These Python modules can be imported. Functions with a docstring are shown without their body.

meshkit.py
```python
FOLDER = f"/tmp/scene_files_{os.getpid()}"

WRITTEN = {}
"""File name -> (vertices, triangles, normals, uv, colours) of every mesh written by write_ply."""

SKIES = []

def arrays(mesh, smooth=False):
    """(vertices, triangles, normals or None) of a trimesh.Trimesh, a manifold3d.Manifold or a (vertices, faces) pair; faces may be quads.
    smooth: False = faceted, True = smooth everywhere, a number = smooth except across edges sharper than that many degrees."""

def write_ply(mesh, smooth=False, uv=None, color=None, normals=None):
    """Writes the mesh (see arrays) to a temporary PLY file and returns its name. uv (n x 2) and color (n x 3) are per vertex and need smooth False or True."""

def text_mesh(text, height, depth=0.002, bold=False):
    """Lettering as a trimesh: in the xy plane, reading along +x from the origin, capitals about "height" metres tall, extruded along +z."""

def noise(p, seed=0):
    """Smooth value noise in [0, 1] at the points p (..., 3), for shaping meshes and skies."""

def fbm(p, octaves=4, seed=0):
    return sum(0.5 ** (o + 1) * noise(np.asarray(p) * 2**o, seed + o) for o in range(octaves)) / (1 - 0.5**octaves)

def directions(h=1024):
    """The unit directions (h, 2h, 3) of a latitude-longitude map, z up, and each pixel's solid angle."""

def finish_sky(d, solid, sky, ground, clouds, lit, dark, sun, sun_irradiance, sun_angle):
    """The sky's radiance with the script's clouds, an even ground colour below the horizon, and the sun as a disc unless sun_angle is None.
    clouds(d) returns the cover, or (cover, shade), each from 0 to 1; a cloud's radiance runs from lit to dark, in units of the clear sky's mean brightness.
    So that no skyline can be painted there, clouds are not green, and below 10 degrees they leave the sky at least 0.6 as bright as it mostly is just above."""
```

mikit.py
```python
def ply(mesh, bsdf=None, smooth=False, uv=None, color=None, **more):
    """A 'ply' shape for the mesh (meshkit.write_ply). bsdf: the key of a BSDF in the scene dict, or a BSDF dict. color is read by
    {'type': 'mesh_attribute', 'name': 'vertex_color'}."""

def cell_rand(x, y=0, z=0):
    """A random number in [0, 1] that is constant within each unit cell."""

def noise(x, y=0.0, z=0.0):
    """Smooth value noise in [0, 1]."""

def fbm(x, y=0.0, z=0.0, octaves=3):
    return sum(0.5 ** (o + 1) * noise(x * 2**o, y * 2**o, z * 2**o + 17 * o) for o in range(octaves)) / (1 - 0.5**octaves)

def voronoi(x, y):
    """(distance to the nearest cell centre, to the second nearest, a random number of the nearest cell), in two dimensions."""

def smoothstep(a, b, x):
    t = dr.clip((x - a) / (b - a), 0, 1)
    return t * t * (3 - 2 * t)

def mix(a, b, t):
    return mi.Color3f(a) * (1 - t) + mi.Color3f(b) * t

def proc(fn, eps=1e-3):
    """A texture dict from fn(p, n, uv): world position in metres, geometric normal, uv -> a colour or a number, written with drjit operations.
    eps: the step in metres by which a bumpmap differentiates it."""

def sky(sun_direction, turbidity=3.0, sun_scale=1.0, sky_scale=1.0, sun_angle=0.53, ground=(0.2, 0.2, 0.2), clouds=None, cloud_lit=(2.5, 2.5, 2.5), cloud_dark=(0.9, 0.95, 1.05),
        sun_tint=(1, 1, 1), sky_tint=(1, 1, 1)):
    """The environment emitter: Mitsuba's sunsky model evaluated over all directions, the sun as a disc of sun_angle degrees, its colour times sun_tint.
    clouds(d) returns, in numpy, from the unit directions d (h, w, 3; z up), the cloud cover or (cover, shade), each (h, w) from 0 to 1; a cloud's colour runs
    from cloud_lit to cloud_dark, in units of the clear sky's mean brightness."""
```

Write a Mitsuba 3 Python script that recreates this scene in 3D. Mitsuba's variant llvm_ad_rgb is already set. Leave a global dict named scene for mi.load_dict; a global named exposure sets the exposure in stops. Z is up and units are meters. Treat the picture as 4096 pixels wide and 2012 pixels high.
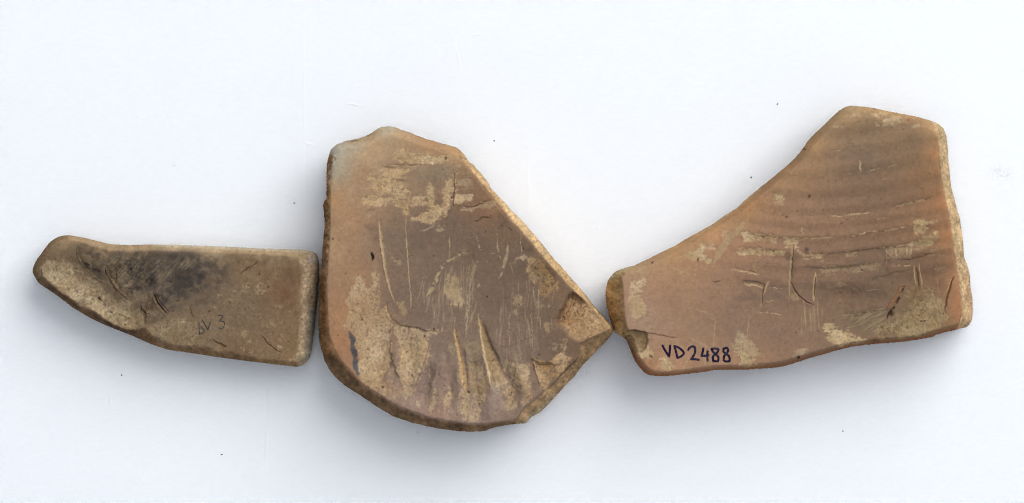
import math
import numpy as np
import shapely
import trimesh
from scipy import ndimage as ndi
from scipy.spatial import Delaunay
import mitsuba as mi
import mikit
import meshkit

scene, labels = {}, {}
T = mi.ScalarTransform4f

# ------------------------------------------------------------------ camera, light, exposure
CAM_H = 1.0                       # metres above the paper
FRAME_W = 0.30                    # width of the paper in view
PX = FRAME_W / 4096               # one photograph pixel on the paper
scene['camera'] = {'type': 'perspective', 'fov': math.degrees(2 * math.atan(FRAME_W / 2 / CAM_H)), 'fov_axis': 'x',
                   'near_clip': 0.05, 'far_clip': 20.0,
                   'to_world': T().look_at(origin=[0, 0, CAM_H], target=[0, 0, 0], up=[0, 1, 0])}
exposure = 0.0
WIN = dict(pos=(1.2, 1.5, 1.75), w=1.2, h=1.1, rad=(4.4, 4.4, 4.37))
FILL = (0.88, 0.91, 0.95)  # added overhead fill that lightens the shadows; no real lamp is known there
AMB = (0.36, 0.392, 0.44)
scene['window_light'] = {'type': 'rectangle',
                         'to_world': T().look_at(origin=list(WIN['pos']), target=[0, 0, 0], up=[0, 0, 1]).scale([WIN['w'], WIN['h'], 1]),
                         'bsdf': {'type': 'diffuse', 'reflectance': {'type': 'rgb', 'value': [0.5, 0.5, 0.5]}},
                         'emitter': {'type': 'area', 'radiance': {'type': 'rgb', 'value': list(WIN['rad'])}}}
labels['window_light'] = {'label': 'tall bright window lighting the white paper from the upper right', 'category': 'window'}
scene['added_fill_light'] = {'type': 'rectangle', 'to_world': T().translate([0.1, 0.1, 2.6]).rotate([1, 0, 0], 180).scale([1.1, 1.1, 1]),
                          'bsdf': {'type': 'diffuse', 'reflectance': {'type': 'rgb', 'value': [0.5, 0.5, 0.5]}},
                          'emitter': {'type': 'area', 'radiance': {'type': 'rgb', 'value': list(FILL)}}}
labels['added_fill_light'] = {'label': 'added dim square fill light, unseen, high above the paper', 'category': 'fill_light'}
scene['room_light'] = {'type': 'constant', 'radiance': {'type': 'rgb', 'value': list(AMB)}}


# ------------------------------------------------------------------ helpers
def lin(c):
    c = np.asarray(c, float) / 255.0
    return np.where(c < 0.04045, c / 12.92, ((c + 0.055) / 1.055) ** 2.4)


def plan(pts, z=0.0):
    """Traced photograph points -> plan coordinates in millimetres, for something z millimetres above the paper."""
    p = np.asarray(pts, float)
    k = PX * 1000 * (1 - np.asarray(z, float) / (CAM_H * 1000))
    return np.stack([(p[:, 0] - 2048) * k, (1006 - p[:, 1]) * k], 1)


CROPS = {'A': (100, 880, .411), 'B': (700, 900, .4743), 'C': (1250, 460, .4268), 'D': (1250, 950, .4743), 'E': (1800, 1050, .5534),
         'F': (1350, 1350, .3162), 'G': (1850, 560, .4743), 'I': (2950, 400, .4743), 'J': (2950, 850, .4743), 'K': (2350, 950, .4743),
         'L': (2300, 500, .5533), 'S': (0, 0, 1.0)}


def src(crop, pts):
    x, y, s = CROPS[crop]
    return np.asarray(pts, float) * s + [x, y]


def smooth_closed(p, step, sigma):
    """Resample a closed outline evenly and round it a little."""
    p = np.vstack([p, p[:1]])
    d = np.r_[0, np.cumsum(np.linalg.norm(np.diff(p, axis=0), axis=1))]
    n = int(d[-1] / step)
    t = np.arange(n) / n * d[-1]
    q = np.stack([np.interp(t, d, p[:, k]) for k in range(p.shape[1])], 1)
    return ndi.gaussian_filter1d(q, sigma / step, axis=0, mode='wrap')


STEP = 0.15


class Sherd:
    """A broken piece: a height field over its plan with an undercut skirt; colours and relief are laid on before the mesh is made."""

    def __init__(self, outer, rim, ztop, seed, out_round=0.35, rim_round=0.5, profile=None, edge_noise=0.12):
        self.ztop, self.rng = ztop, np.random.default_rng(seed)
        o = np.asarray(outer, float)
        o = np.hstack([plan(o[:, :2], o[:, 2]), o[:, 2:3]])
        self.O = smooth_closed(o, 0.25, out_round)
        n = len(self.O)
        nz = ndi.gaussian_filter1d(self.rng.normal(size=(n, 2)), 1.6, axis=0, mode='wrap') * edge_noise
        self.O[:, :2] += nz
        r = plan(np.asarray(rim, float), ztop)
        self.R = smooth_closed(r, 0.25, rim_round)
        self.x0, self.y0 = self.O[:, :2].min(0) - 1.0
        x1, y1 = self.O[:, :2].max(0) + 1.0
        self.nx, self.ny = int((x1 - self.x0) / STEP) + 1, int((y1 - self.y0) / STEP) + 1
        self.X, self.Y = np.meshgrid(self.x0 + np.arange(self.nx) * STEP, self.y0 + np.arange(self.ny) * STEP)
        inO = shapely.contains_xy(shapely.Polygon(self.O[:, :2]), self.X, self.Y)
        pr = shapely.Polygon(self.R).buffer(0).intersection(shapely.Polygon(self.O[:, :2]).buffer(0))
        self.inO, self.inR = inO, shapely.contains_xy(pr, self.X, self.Y)
        dR = ndi.distance_transform_edt(~self.inR) * STEP
        dO, idx = ndi.distance_transform_edt(inO, return_indices=True)
        dO = dO * STEP
        self.dO, self.dRin = dO, ndi.distance_transform_edt(self.inR) * STEP
        t = np.clip(dR / np.maximum(dR + dO, 1e-6), 0, 1)
        # height of the outline, spread inward
        from scipy.spatial import cKDTree
        tree = cKDTree(self.O[:, :2])
        _, k = tree.query(np.stack([self.X, self.Y], -1).reshape(-1, 2))
        zO = self.O[k, 2].reshape(self.X.shape)
        rnd = np.ones_like(t) * 0.0 if profile is None else profile(self)
        f = t * (1 - rnd) + (1 - np.sqrt(np.maximum(0, 1 - t ** 2))) * rnd
        self.t = t
        self.h = ztop + (zO - ztop) * f
        self.side = t > 0.02
        self.col = np.zeros(self.X.shape + (3,))
        self.relief = np.zeros_like(self.h)
        self.grit = np.full_like(self.h, 0.35)      # how coarse the surface is

    # -------- fields
    def field(self, sx, sy=None, angle=None):
        """Smooth random field of unit spread; sx, sy in millimetres."""
        sy = sx if sy is None else sy
        if angle is None:
            g = ndi.gaussian_filter(self.rng.normal(size=self.X.shape), (sy / STEP, sx / STEP))
        else:
            m = int(max(self.X.shape) * 1.45)
            g = ndi.gaussian_filter(self.rng.normal(size=(m, m)), (sy / STEP, sx / STEP))
            c, s = math.cos(angle), math.sin(angle)
            i = (np.arange(self.ny) - self.ny / 2)[:, None]
            j = (np.arange(self.nx) - self.nx / 2)[None, :]
            g = ndi.map_coordinates(g, [m / 2 + c * i - s * j, m / 2 + s * i + c * j], order=1, mode='reflect')
        return (g - g.mean()) / (g.std() + 1e-12)

    def box(self, pts, pad):
        a, b = pts.min(0) - pad, pts.max(0) + pad
        i0, i1 = max(0, int((a[1] - self.y0) / STEP)), min(self.ny, int((b[1] - self.y0) / STEP) + 2)
        j0, j1 = max(0, int((a[0] - self.x0) / STEP)), min(self.nx, int((b[0] - self.x0) / STEP) + 2)
        return slice(i0, max(i0, i1)), slice(j0, max(j0, j1))

    def base(self, anchors, power=2.6):
        """Smooth ground colour through anchors ((x, y), (r, g, b))."""
        p = plan([a[0] for a in anchors], self.ztop)
        c = np.array([a[1] for a in anchors], float)
        g = 4
        xs, ys = self.X[::g, ::g], self.Y[::g, ::g]
        d = np.sqrt((xs[..., None] - p[:, 0]) ** 2 + (ys[..., None] - p[:, 1]) ** 2) + 1.2
        w = d ** -power
        w /= w.sum(-1, keepdims=True)
        small = w @ c
        for k in range(3):
            z = ndi.zoom(small[..., k], g, order=1)
            z = np.pad(z, ((0, max(0, self.ny - z.shape[0])), (0, max(0, self.nx - z.shape[1]))), mode='edge')[:self.ny, :self.nx]
            self.col[..., k] = ndi.gaussian_filter(z, 6)

    def prepare(self):
        self.wx, self.wy = self.field(0.35), self.field(0.35)
        self.wx2, self.wy2 = self.field(1.4), self.field(1.4)
        self.speck = self.field(0.17)
        self.clump = self.field(0.55)
        self.streaks = {'v': self.field(1.6, 0.16, math.radians(80)), 'h': self.field(1.8, 0.2, math.radians(3)), 'd': self.field(1.2, 0.16, math.radians(48)), 'n': self.clump}
        self.hue = self.field(1.6)

    def tint(self, sl, m, color, grit=None):
        m = np.clip(m, 0, 1)
        if color is not None:
            self.col[sl] += (np.asarray(color, float) - self.col[sl]) * m[..., None]
        if grit is not None:
            self.grit[sl] += (grit - self.grit[sl]) * m

    def poly(self, crop, pts, warp=0.35, soft=0.15):
        q = plan(src(crop, pts), self.ztop)
        sl = self.box(q, 2.5)
        X = self.X[sl] + warp * (self.wx[sl] * 0.6 + self.wx2[sl] * 0.6)
        Y = self.Y[sl] + warp * (self.wy[sl] * 0.6 + self.wy2[sl] * 0.6)
        m = shapely.contains_xy(shapely.Polygon(q).buffer(0), X, Y).astype(float)
        return sl, ndi.gaussian_filter(m, soft / STEP)

    def patch(self, crop, pts, color=(180, 152, 114), a=0.9, depth=0.08, warp=0.35, soft=0.5, torn=0.5, grit=1.0, grain='n'):
        """A scraped or crusted patch with a torn edge; it lies a little below the skin."""
        sl, m = self.poly(crop, pts, warp, soft)
        n = (0.14 * self.clump[sl] + 0.22 * self.streaks[grain][sl] + 0.15 * self.speck[sl]) * (0.6 + 0.8 * torn)
        m = np.clip((m - 0.5 + n + 0.16 - 0.28 * torn) / 0.55 + 0.5, 0, 1) * np.clip(m * 3, 0, 1)
        tone = np.asarray(color, float) + (self.hue[sl] + 0.6 * self.wx2[sl])[..., None] * np.array([6.0, 6.5, 6.5])
        self.col[sl] += (tone - self.col[sl]) * (m * a * np.clip(0.9 + 0.1 * self.clump[sl], 0.6, 1))[..., None]
        self.tint(sl, m, None, grit)
        self.relief[sl] -= depth * m
        return self

    def shade(self, crop, pts, color, a=0.6, soft=1.2, warp=0.6, grain='n', breakup=0.25):
        """A soft stain, or shade painted into the colour, that follows the pores."""
        sl, m = self.poly(crop, pts, warp, soft)
        m = m * np.clip(1 - breakup + breakup * (self.streaks[grain][sl] + 0.6 * self.speck[sl]), 0.15, 1.15)
        self.tint(sl, m * a, color)

    def course(self, crop, pts, pad):
        """Signed distance (positive to the left in the plan, y up) and the fraction along a smooth course, near it."""
        from scipy.interpolate import PchipInterpolator
        q = plan(src(crop, pts), self.ztop)
        d = np.r_[0, np.cumsum(np.linalg.norm(np.diff(q, axis=0), axis=1))]
        t = np.linspace(0, d[-1], max(4, int(d[-1] / 0.8)))
        q = np.stack([(PchipInterpolator(d, q[:, k]) if len(d) > 2 else (lambda z, k=k: np.interp(z, d, q[:, k])))(t) for k in (0, 1)], 1)
        sl = self.box(q, pad)
        X, Y = self.X[sl] + 0.12 * self.wx[sl], self.Y[sl] + 0.12 * self.wy[sl]
        best, sign, frac = np.full(X.shape, 9e9), np.zeros(X.shape), np.zeros(X.shape)
        for k in range(len(q) - 1):
            bx, by = q[k + 1] - q[k]
            L2 = bx * bx + by * by + 1e-12
            u0 = ((X - q[k, 0]) * bx + (Y - q[k, 1]) * by) / L2
            u = np.clip(u0, 0, 1)
            ex, ey = X - q[k, 0] - u * bx, Y - q[k, 1] - u * by
            dd = np.hypot(ex, ey)
            near = dd < best
            sign = np.where(near, np.sign(bx * ey - by * ex), sign)
            frac = np.where(near, (k + u) / (len(q) - 1), frac)
            best = np.where(near, dd, best)
        return sl, best * sign, frac

    def ledge(self, crop, pts, d, reach, rise=0.4):
        """A tool ledge: the ground left of the course (seen from above, y up) drops by d and climbs back over the reach."""
        sl, sd, fr = self.course(crop, pts, reach * 3)
        fade = np.clip(np.minimum(fr, 1 - fr) * 5, 0, 1)
        self.relief[sl] -= 1.8 * d * fade * np.where(sd > 0, np.exp(-sd / reach), 0) * np.clip(sd / rise, 0, 1)

    def ridge(self, crop, pts, d, reach):
        """A soft swell (d > 0) or hollow (d < 0) along a course."""
        sl, sd, fr = self.course(crop, pts, reach * 3)
        self.relief[sl] += 2.3 * d * np.clip(np.minimum(fr, 1 - fr) * 4, 0, 1) * np.exp(-(sd / reach) ** 2)

    def spot(self, crop, x, y, r, color, a=0.8, power=2.0, depth=0.0, rough=0.3):
        s = CROPS[crop][2]
        q = plan(src(crop, [(x, y)]), self.ztop)
        rm = r * s * PX * 1000
        sl = self.box(q, rm * 3 + 0.5)
        X, Y = self.X[sl] - q[0, 0] + rough * rm * self.wx2[sl] * 0.5, self.Y[sl] - q[0, 1] + rough * rm * self.wy2[sl] * 0.5
        m = np.exp(-((X * X + Y * Y) / rm ** 2) ** (power / 2))
        self.tint(sl, m * a, color)
        self.relief[sl] -= depth * m

    def line(self, crop, pts, w, color=None, a=0.85, depth=0.0, lip=0.0, wob=0.08, taper=True, broken=0.0, soft=0.06, grit=None):
        """A cut, scratch or crease along a polyline; w in photograph-crop pixels (one number, or one per point)."""
        s = CROPS[crop][2]
        p = src(crop, pts)
        q = plan(p, self.ztop)
        w = np.broadcast_to(np.asarray(w, float), (len(q),)) * s * PX * 1000 * 0.5
        # subdivide for a smooth course
        d = np.r_[0, np.cumsum(np.linalg.norm(np.diff(q, axis=0), axis=1))]
        n = max(3, int(d[-1] / 0.8))
        tt = np.linspace(0, d[-1], n)
        if len(q) > 2:
            from scipy.interpolate import PchipInterpolator
            q = np.stack([PchipInterpolator(d, q[:, k])(tt) for k in (0, 1)], 1)
        else:
            q = np.stack([np.interp(tt, d, q[:, k]) for k in (0, 1)], 1)
        w = np.interp(tt, d, w)
        if taper:
            u = tt / d[-1]
            w = w * np.clip(np.minimum(u, 1 - u) * 7 + 0.25, 0.25, 1)
        sl = self.box(q, w.max() * 3 + 0.6)
        X, Y = self.X[sl] + wob * self.wx[sl], self.Y[sl] + wob * self.wy[sl]
        best = np.full(X.shape, 9e9)
        side = np.zeros_like(X)
        for k in range(n - 1):
            ax, ay = q[k]
            bx, by = q[k + 1] - q[k]
            L2 = bx * bx + by * by + 1e-12
            u = np.clip(((X - ax) * bx + (Y - ay) * by) / L2, 0, 1)
            ex, ey = X - ax - u * bx, Y - ay - u * by
            ww = w[k] + (w[k + 1] - w[k]) * u
            dd = np.sqrt(ex * ex + ey * ey) / np.maximum(ww, 0.035)
            side = np.where(dd < best, np.sign(bx * ey - by * ex), side)
            best = np.minimum(best, dd)
        edge = soft / max(float(w.mean()), 0.05)
        m = np.clip((1 + edge - best) / (2 * edge), 0, 1)
        if broken:
            m = m * np.clip(0.5 + (self.clump[sl] + 0.6 * self.speck[sl] + 0.9 - broken * 2) * 1.4, 0, 1)
        self.tint(sl, m * a, color, grit)
        if depth:
            self.relief[sl] -= depth * np.maximum(0, 1 - best ** 2) * (m > 0)
        if lip:
            self.relief[sl] += lip * np.exp(-((best - 1.35) / 0.5) ** 2) * (side > 0)

    def hatch(self, crop, pts, angle, n, length, w=3.5, color=(182, 160, 128), a=0.55, depth=0.03, spread=6):
        """Many fine scratches of one direction (degrees from the photograph's right, counter-clockwise) inside an area."""
        P = shapely.Polygon(src(crop, pts)).buffer(0)
        x0, y0, x1, y1 = P.bounds
        done = 0
        while done < n:
            x, y = self.rng.uniform(x0, x1), self.rng.uniform(y0, y1)
            if not P.contains(shapely.Point(x, y)):
                continue
            an = math.radians(angle + self.rng.normal() * spread)
            l = length * self.rng.uniform(0.4, 1.3) / 2
            dx, dy = math.cos(an) * l, -math.sin(an) * l
            self.line('S', [(x - dx, y - dy), (x + dx, y + dy)], w * self.rng.uniform(0.5, 1.3), color, a * self.rng.uniform(0.4, 1), depth, wob=0.03)
            done += 1

    def mottle(self, poly, amp, s1=0.35, s2=1.0):
        """Uneven tone and a broken, lumpy skin inside a traced area of the flank."""
        m = shapely.contains_xy(shapely.Polygon(plan(poly, self.ztop)).buffer(0), self.X, self.Y) * np.clip(self.t * 8, 0, 1)
        f = 0.6 * self.field(s1) + 0.6 * self.field(s2)
        self.col *= (1 + amp * m * np.clip(f, -2, 2))[..., None]
        self.relief += 0.10 * m * f

    # -------- mesh
    def build(self, key, parts, material, gain=(0.92, 0.955, 1.04), grain=0.05, amp=0.035, skirt_inset=1.6, skirt_color=(120, 95, 70), under=None):
        """parts: [(name, polygon in photograph pixels or 'rim' or 'skirt' ...)]; the first that holds a face takes it."""
        fine, mid = self.field(0.16), self.field(0.45)
        pits = np.clip(self.field(0.22) - 2.1, 0, 2)
        g = self.grit
        self.h = ndi.gaussian_filter(self.h, 1.1)
        self.h += self.relief + amp * g * (0.9 * fine + 0.35 * mid) - 0.10 * np.clip(g, 0, 1.2) * pits
        tone = 1 + grain * (0.35 + 0.65 * g) * (0.75 * fine + 0.5 * self.speck) + 0.012 * mid
        col = np.clip(self.col * tone[..., None], 3, 250)
        col *= (1 - 0.35 * np.clip(pits * g, 0, 1))[..., None]
        # vertices: grid points well inside plus the outline itself
        keep = self.inO & (self.dO > 0.6 * STEP + 0.05)
        V = np.vstack([np.stack([self.X[keep], self.Y[keep]], 1), self.O[:, :2]])
        n_in = int(keep.sum())
        gi = (V[:, 1] - self.y0) / STEP, (V[:, 0] - self.x0) / STEP
        H = np.r_[self.h[keep], self.O[:, 2]]
        C = np.vstack([col[keep], np.stack([ndi.map_coordinates(col[..., k], [gi[0][n_in:], gi[1][n_in:]], order=1) for k in range(3)], 1)])
        tri = Delaunay(V).simplices
        cen = V[tri].mean(1)
        tri = tri[shapely.contains_xy(shapely.Polygon(self.O[:, :2]).buffer(0.02), cen[:, 0], cen[:, 1])]
        a = V[tri]
        flip = ((a[:, 1, 0] - a[:, 0, 0]) * (a[:, 2, 1] - a[:, 0, 1]) - (a[:, 1, 1] - a[:, 0, 1]) * (a[:, 2, 0] - a[:, 0, 0])) < 0
        tri[flip] = tri[flip][:, ::-1]
        # the skirt: rings going down and inward to the paper
        ring = self.O[:, :2]
        area = 0.5 * np.sum(ring[:, 0] * np.roll(ring[:, 1], -1) - ring[:, 1] * np.roll(ring[:, 0], -1))
        m = len(ring)
        idx = np.arange(n_in, n_in + m)
        sm = ndi.gaussian_filter1d(ring, 14, axis=0, mode='wrap')
        tg = np.roll(sm, -4, 0) - np.roll(sm, 4, 0)
        nrm = np.stack([-tg[:, 1], tg[:, 0]], 1) / (np.linalg.norm(tg, axis=1, keepdims=True) + 1e-9) * np.sign(area)
        zs = self.O[:, 2]
        inset = skirt_inset if under is None else under(self)
        VV, HH, CC, F = [V], [H], [C], [tri]
        prev, base = idx, len(V)
        for q in (0.15, 0.35, 0.6, 0.82, 1.0):
            wob = ndi.gaussian_filter1d(self.rng.normal(size=m), 3, mode='wrap') * 0.35 * min(1, 4 * q * (1.2 - q))
            r2 = ring + nrm * (inset * q ** 1.5 + np.abs(wob) * 0.5 + 0.03)[:, None]
            VV.append(r2)
            HH.append(zs * (1 - q))
            cc = np.asarray(skirt_color, float) * (1 + 0.08 * ndi.gaussian_filter1d(self.rng.normal(size=m), 2, mode='wrap')[:, None] * 2)
            CC.append(np.clip(C[n_in:] * (1 - min(1, q * 2)) + cc * min(1, q * 2), 5, 250))
            cur = np.arange(base, base + m)
            base += m
            p2, c2 = np.roll(prev, -1), np.roll(cur, -1)
            quad = np.vstack([np.stack([prev, cur, c2], 1), np.stack([prev, c2, p2], 1)])
            F.append(quad if area > 0 else quad[:, ::-1])
            prev = cur
        bottom = shapely.Polygon(VV[-1]).buffer(0)
        V2, H2, C2 = np.vstack(VV), np.concatenate(HH), np.vstack(CC)
        F2 = np.vstack(F)
        # which part a face belongs to
        cen = V2[F2].mean(1)
        hz = H2[F2].mean(1)
        photo = np.stack([cen[:, 0] / (PX * 1000 * (1 - hz / 1000 / CAM_H)) + 2048, 1006 - cen[:, 1] / (PX * 1000 * (1 - hz / 1000 / CAM_H))], 1)
        ii = np.clip(((cen[:, 1] - self.y0) / STEP).astype(int), 0, self.ny - 1)
        jj = np.clip(((cen[:, 0] - self.x0) / STEP).astype(int), 0, self.nx - 1)
        is_side = self.t[ii, jj] > 0.02
        is_skirt = np.arange(len(F2)) >= len(tri)
        owner = np.full(len(F2), -1)
        for k, (name, where, pg) in enumerate(parts):
            ok = owner < 0
            if where == 'side':
                ok &= is_side | is_skirt
            elif where == 'top':
                ok &= ~is_skirt
            elif where == 'skirt':
                ok &= is_skirt
            if pg is not None:
                ok &= shapely.contains_xy(shapely.Polygon(pg).buffer(0), photo[:, 0], photo[:, 1])
            owner[ok] = k
        albedo = lin(C2) * np.asarray(gain)
        P3 = np.column_stack([V2, H2]) / 1000.0
        for k, (name, where, pg) in enumerate(parts):
            f = F2[owner == k]
            if not len(f):
                continue
            u, inv = np.unique(f, return_inverse=True)
            scene[f'{key}__{name}'] = mikit.ply(trimesh.Trimesh(P3[u], inv.reshape(-1, 3), process=False), material, smooth=True, color=albedo[u])
        from shapely.geometry import MultiPolygon
        polys = list(bottom.geoms) if isinstance(bottom, MultiPolygon) else [bottom]
        big = max(polys, key=lambda z: z.area)
        v, f = trimesh.creation.triangulate_polygon(big, engine='earcut')
        v = np.column_stack([v, np.full(len(v), 0.02)]) / 1000.0
        scene[f'{key}__underside'] = mikit.ply(trimesh.Trimesh(v, f, process=False), material, smooth=False,
                                               color=np.tile(lin(skirt_color) * np.asarray(gain), (len(v), 1)))

    def surface(self, q):
        """Height of the finished face at plan points, millimetres."""
        return ndi.map_coordinates(self.h, [(q[:, 1] - self.y0) / STEP, (q[:, 0] - self.x0) / STEP], order=1)


def ink(sherd, key, crop, strokes, width, material, dense, sparse, lift=0.05):
    """One written character: strokes as ribbons with round ends that follow the clay."""
    s = CROPS[crop][2]
    rib = []
    for st in strokes:
        q = plan(src(crop, st), sherd.ztop)
        d = np.r_[0, np.cumsum(np.linalg.norm(np.diff(q, axis=0), axis=1))]
        if len(q) > 2:
            from scipy.interpolate import PchipInterpolator
            t = np.linspace(0, d[-1], max(6, int(d[-1] / 0.12)))
            q = np.stack([PchipInterpolator(d, q[:, k])(t) for k in (0, 1)], 1)
        rib.append(shapely.LineString(q).buffer(width * s * PX * 1000 / 2, quad_segs=6))
    shape = shapely.union_all(rib)
    x0, y0, x1, y1 = shape.bounds
    gx, gy = np.meshgrid(np.arange(x0, x1, 0.09), np.arange(y0, y1, 0.09))
    inner = shapely.contains_xy(shape.buffer(-0.04), gx, gy)
    pts = [np.stack([gx[inner], gy[inner]], 1)]
    for g in getattr(shape, 'geoms', [shape]):
        for r in [g.exterior, *g.interiors]:
            n = max(8, int(r.length / 0.08))
            pts.append(np.array([r.interpolate(i / n, normalized=True).coords[0] for i in range(n)]))
    P = np.unique(np.round(np.vstack(pts), 4), axis=0)
    f = Delaunay(P).simplices
    c = P[f].mean(1)
    f = f[shapely.contains_xy(shape.buffer(0.01), c[:, 0], c[:, 1])]
    a = P[f]
    fl = np.cross(a[:, 1] - a[:, 0], a[:, 2] - a[:, 0]) < 0
    f[fl] = f[fl][:, ::-1]
    v = np.column_stack([P, sherd.surface(P) + lift]) / 1000.0
    at = [(P[:, 1] - sherd.y0) / STEP, (P[:, 0] - sherd.x0) / STEP]
    thin = np.clip(0.25 + 0.30 * ndi.map_coordinates(sherd.clump, at, order=1) + 0.30 * ndi.map_coordinates(sherd.speck, at, order=1), 0, 1)[:, None]
    scene[key] = mikit.ply(trimesh.Trimesh(v, f, process=False), material, smooth=True, color=np.asarray(dense) * (1 - thin) + np.asarray(sparse) * thin)


# ------------------------------------------------------------------ materials
scene['clay'] = {'type': 'twosided', 'bsdf': {'type': 'diffuse', 'reflectance': {'type': 'mesh_attribute', 'name': 'vertex_color'}}}
scene['ink'] = {'type': 'twosided', 'bsdf': {'type': 'diffuse', 'reflectance': {'type': 'mesh_attribute', 'name': 'vertex_color'}}}
scene['grit_dark'] = {'type': 'diffuse', 'reflectance': {'type': 'rgb', 'value': [0.06, 0.055, 0.05]}}


def smudge(p):
    out = 0.0
    for (px, py, rx, ry, k) in ((2480, 1215, 26, 50, .10), (2440, 1130, 30, 40, .05), (2340, 1490, 26, 34, .09), (2315, 1530, 22, 26, .06), (3995, 690, 34, 26, .13), (4030, 705, 24, 20, .08), (2395, 1225, 20, 30, .06)):
        x, y = plan([(px, py)])[0] / 1000
        dx, dy = (p.x - x) / (rx * PX), (p.y - y) / (ry * PX)
        out = out + k * mi.Float(2.718281) ** (-(dx * dx + dy * dy))
    return out


def paper_color(p, n, uv):
    f = mikit.fbm(p.x * 900, p.y * 2600, 0.0, octaves=3)
    broad = mikit.fbm(p.x * 14, p.y * 14, 3.0, octaves=2)
    k = (0.985 + 0.05 * (f - 0.5) + 0.012 * (broad - 0.5)) * (1 - smudge(p) * mikit.smoothstep(0.35, 0.65, mikit.noise(p.x * 2500, p.y * 2500)))
    return mi.Color3f(0.864, 0.885, 0.908) * k


def paper_relief(p, n, uv):
    return mikit.fbm(p.x * 700, p.y * 2200, 1.0, octaves=3)


scene['paper'] = {'type': 'bumpmap', 'relief': mikit.proc(paper_relief, eps=1e-4), 'scale': 0.00007,
                  'bsdf': {'type': 'diffuse', 'reflectance': mikit.proc(paper_color)}}

# ------------------------------------------------------------------ the paper the pieces lie on
xs, ys = np.linspace(-0.6, 0.6, 25), np.linspace(-0.5, 0.5, 21)
gx, gy = np.meshgrid(xs, ys)
pv = np.column_stack([gx.ravel(), gy.ravel(), np.zeros(gx.size)])
k = np.arange(gx.size).reshape(gx.shape)
pf = np.stack([k[:-1, :-1].ravel(), k[:-1, 1:].ravel(), k[1:, 1:].ravel(), k[1:, :-1].ravel()], 1)
scene['paper_ground'] = mikit.ply((pv, pf), 'paper', uv=pv[:, :2])
labels['paper_ground'] = {'label': 'large sheet of white paper with faint creases under the three clay pieces', 'category': 'paper', 'kind': 'structure'}


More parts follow.
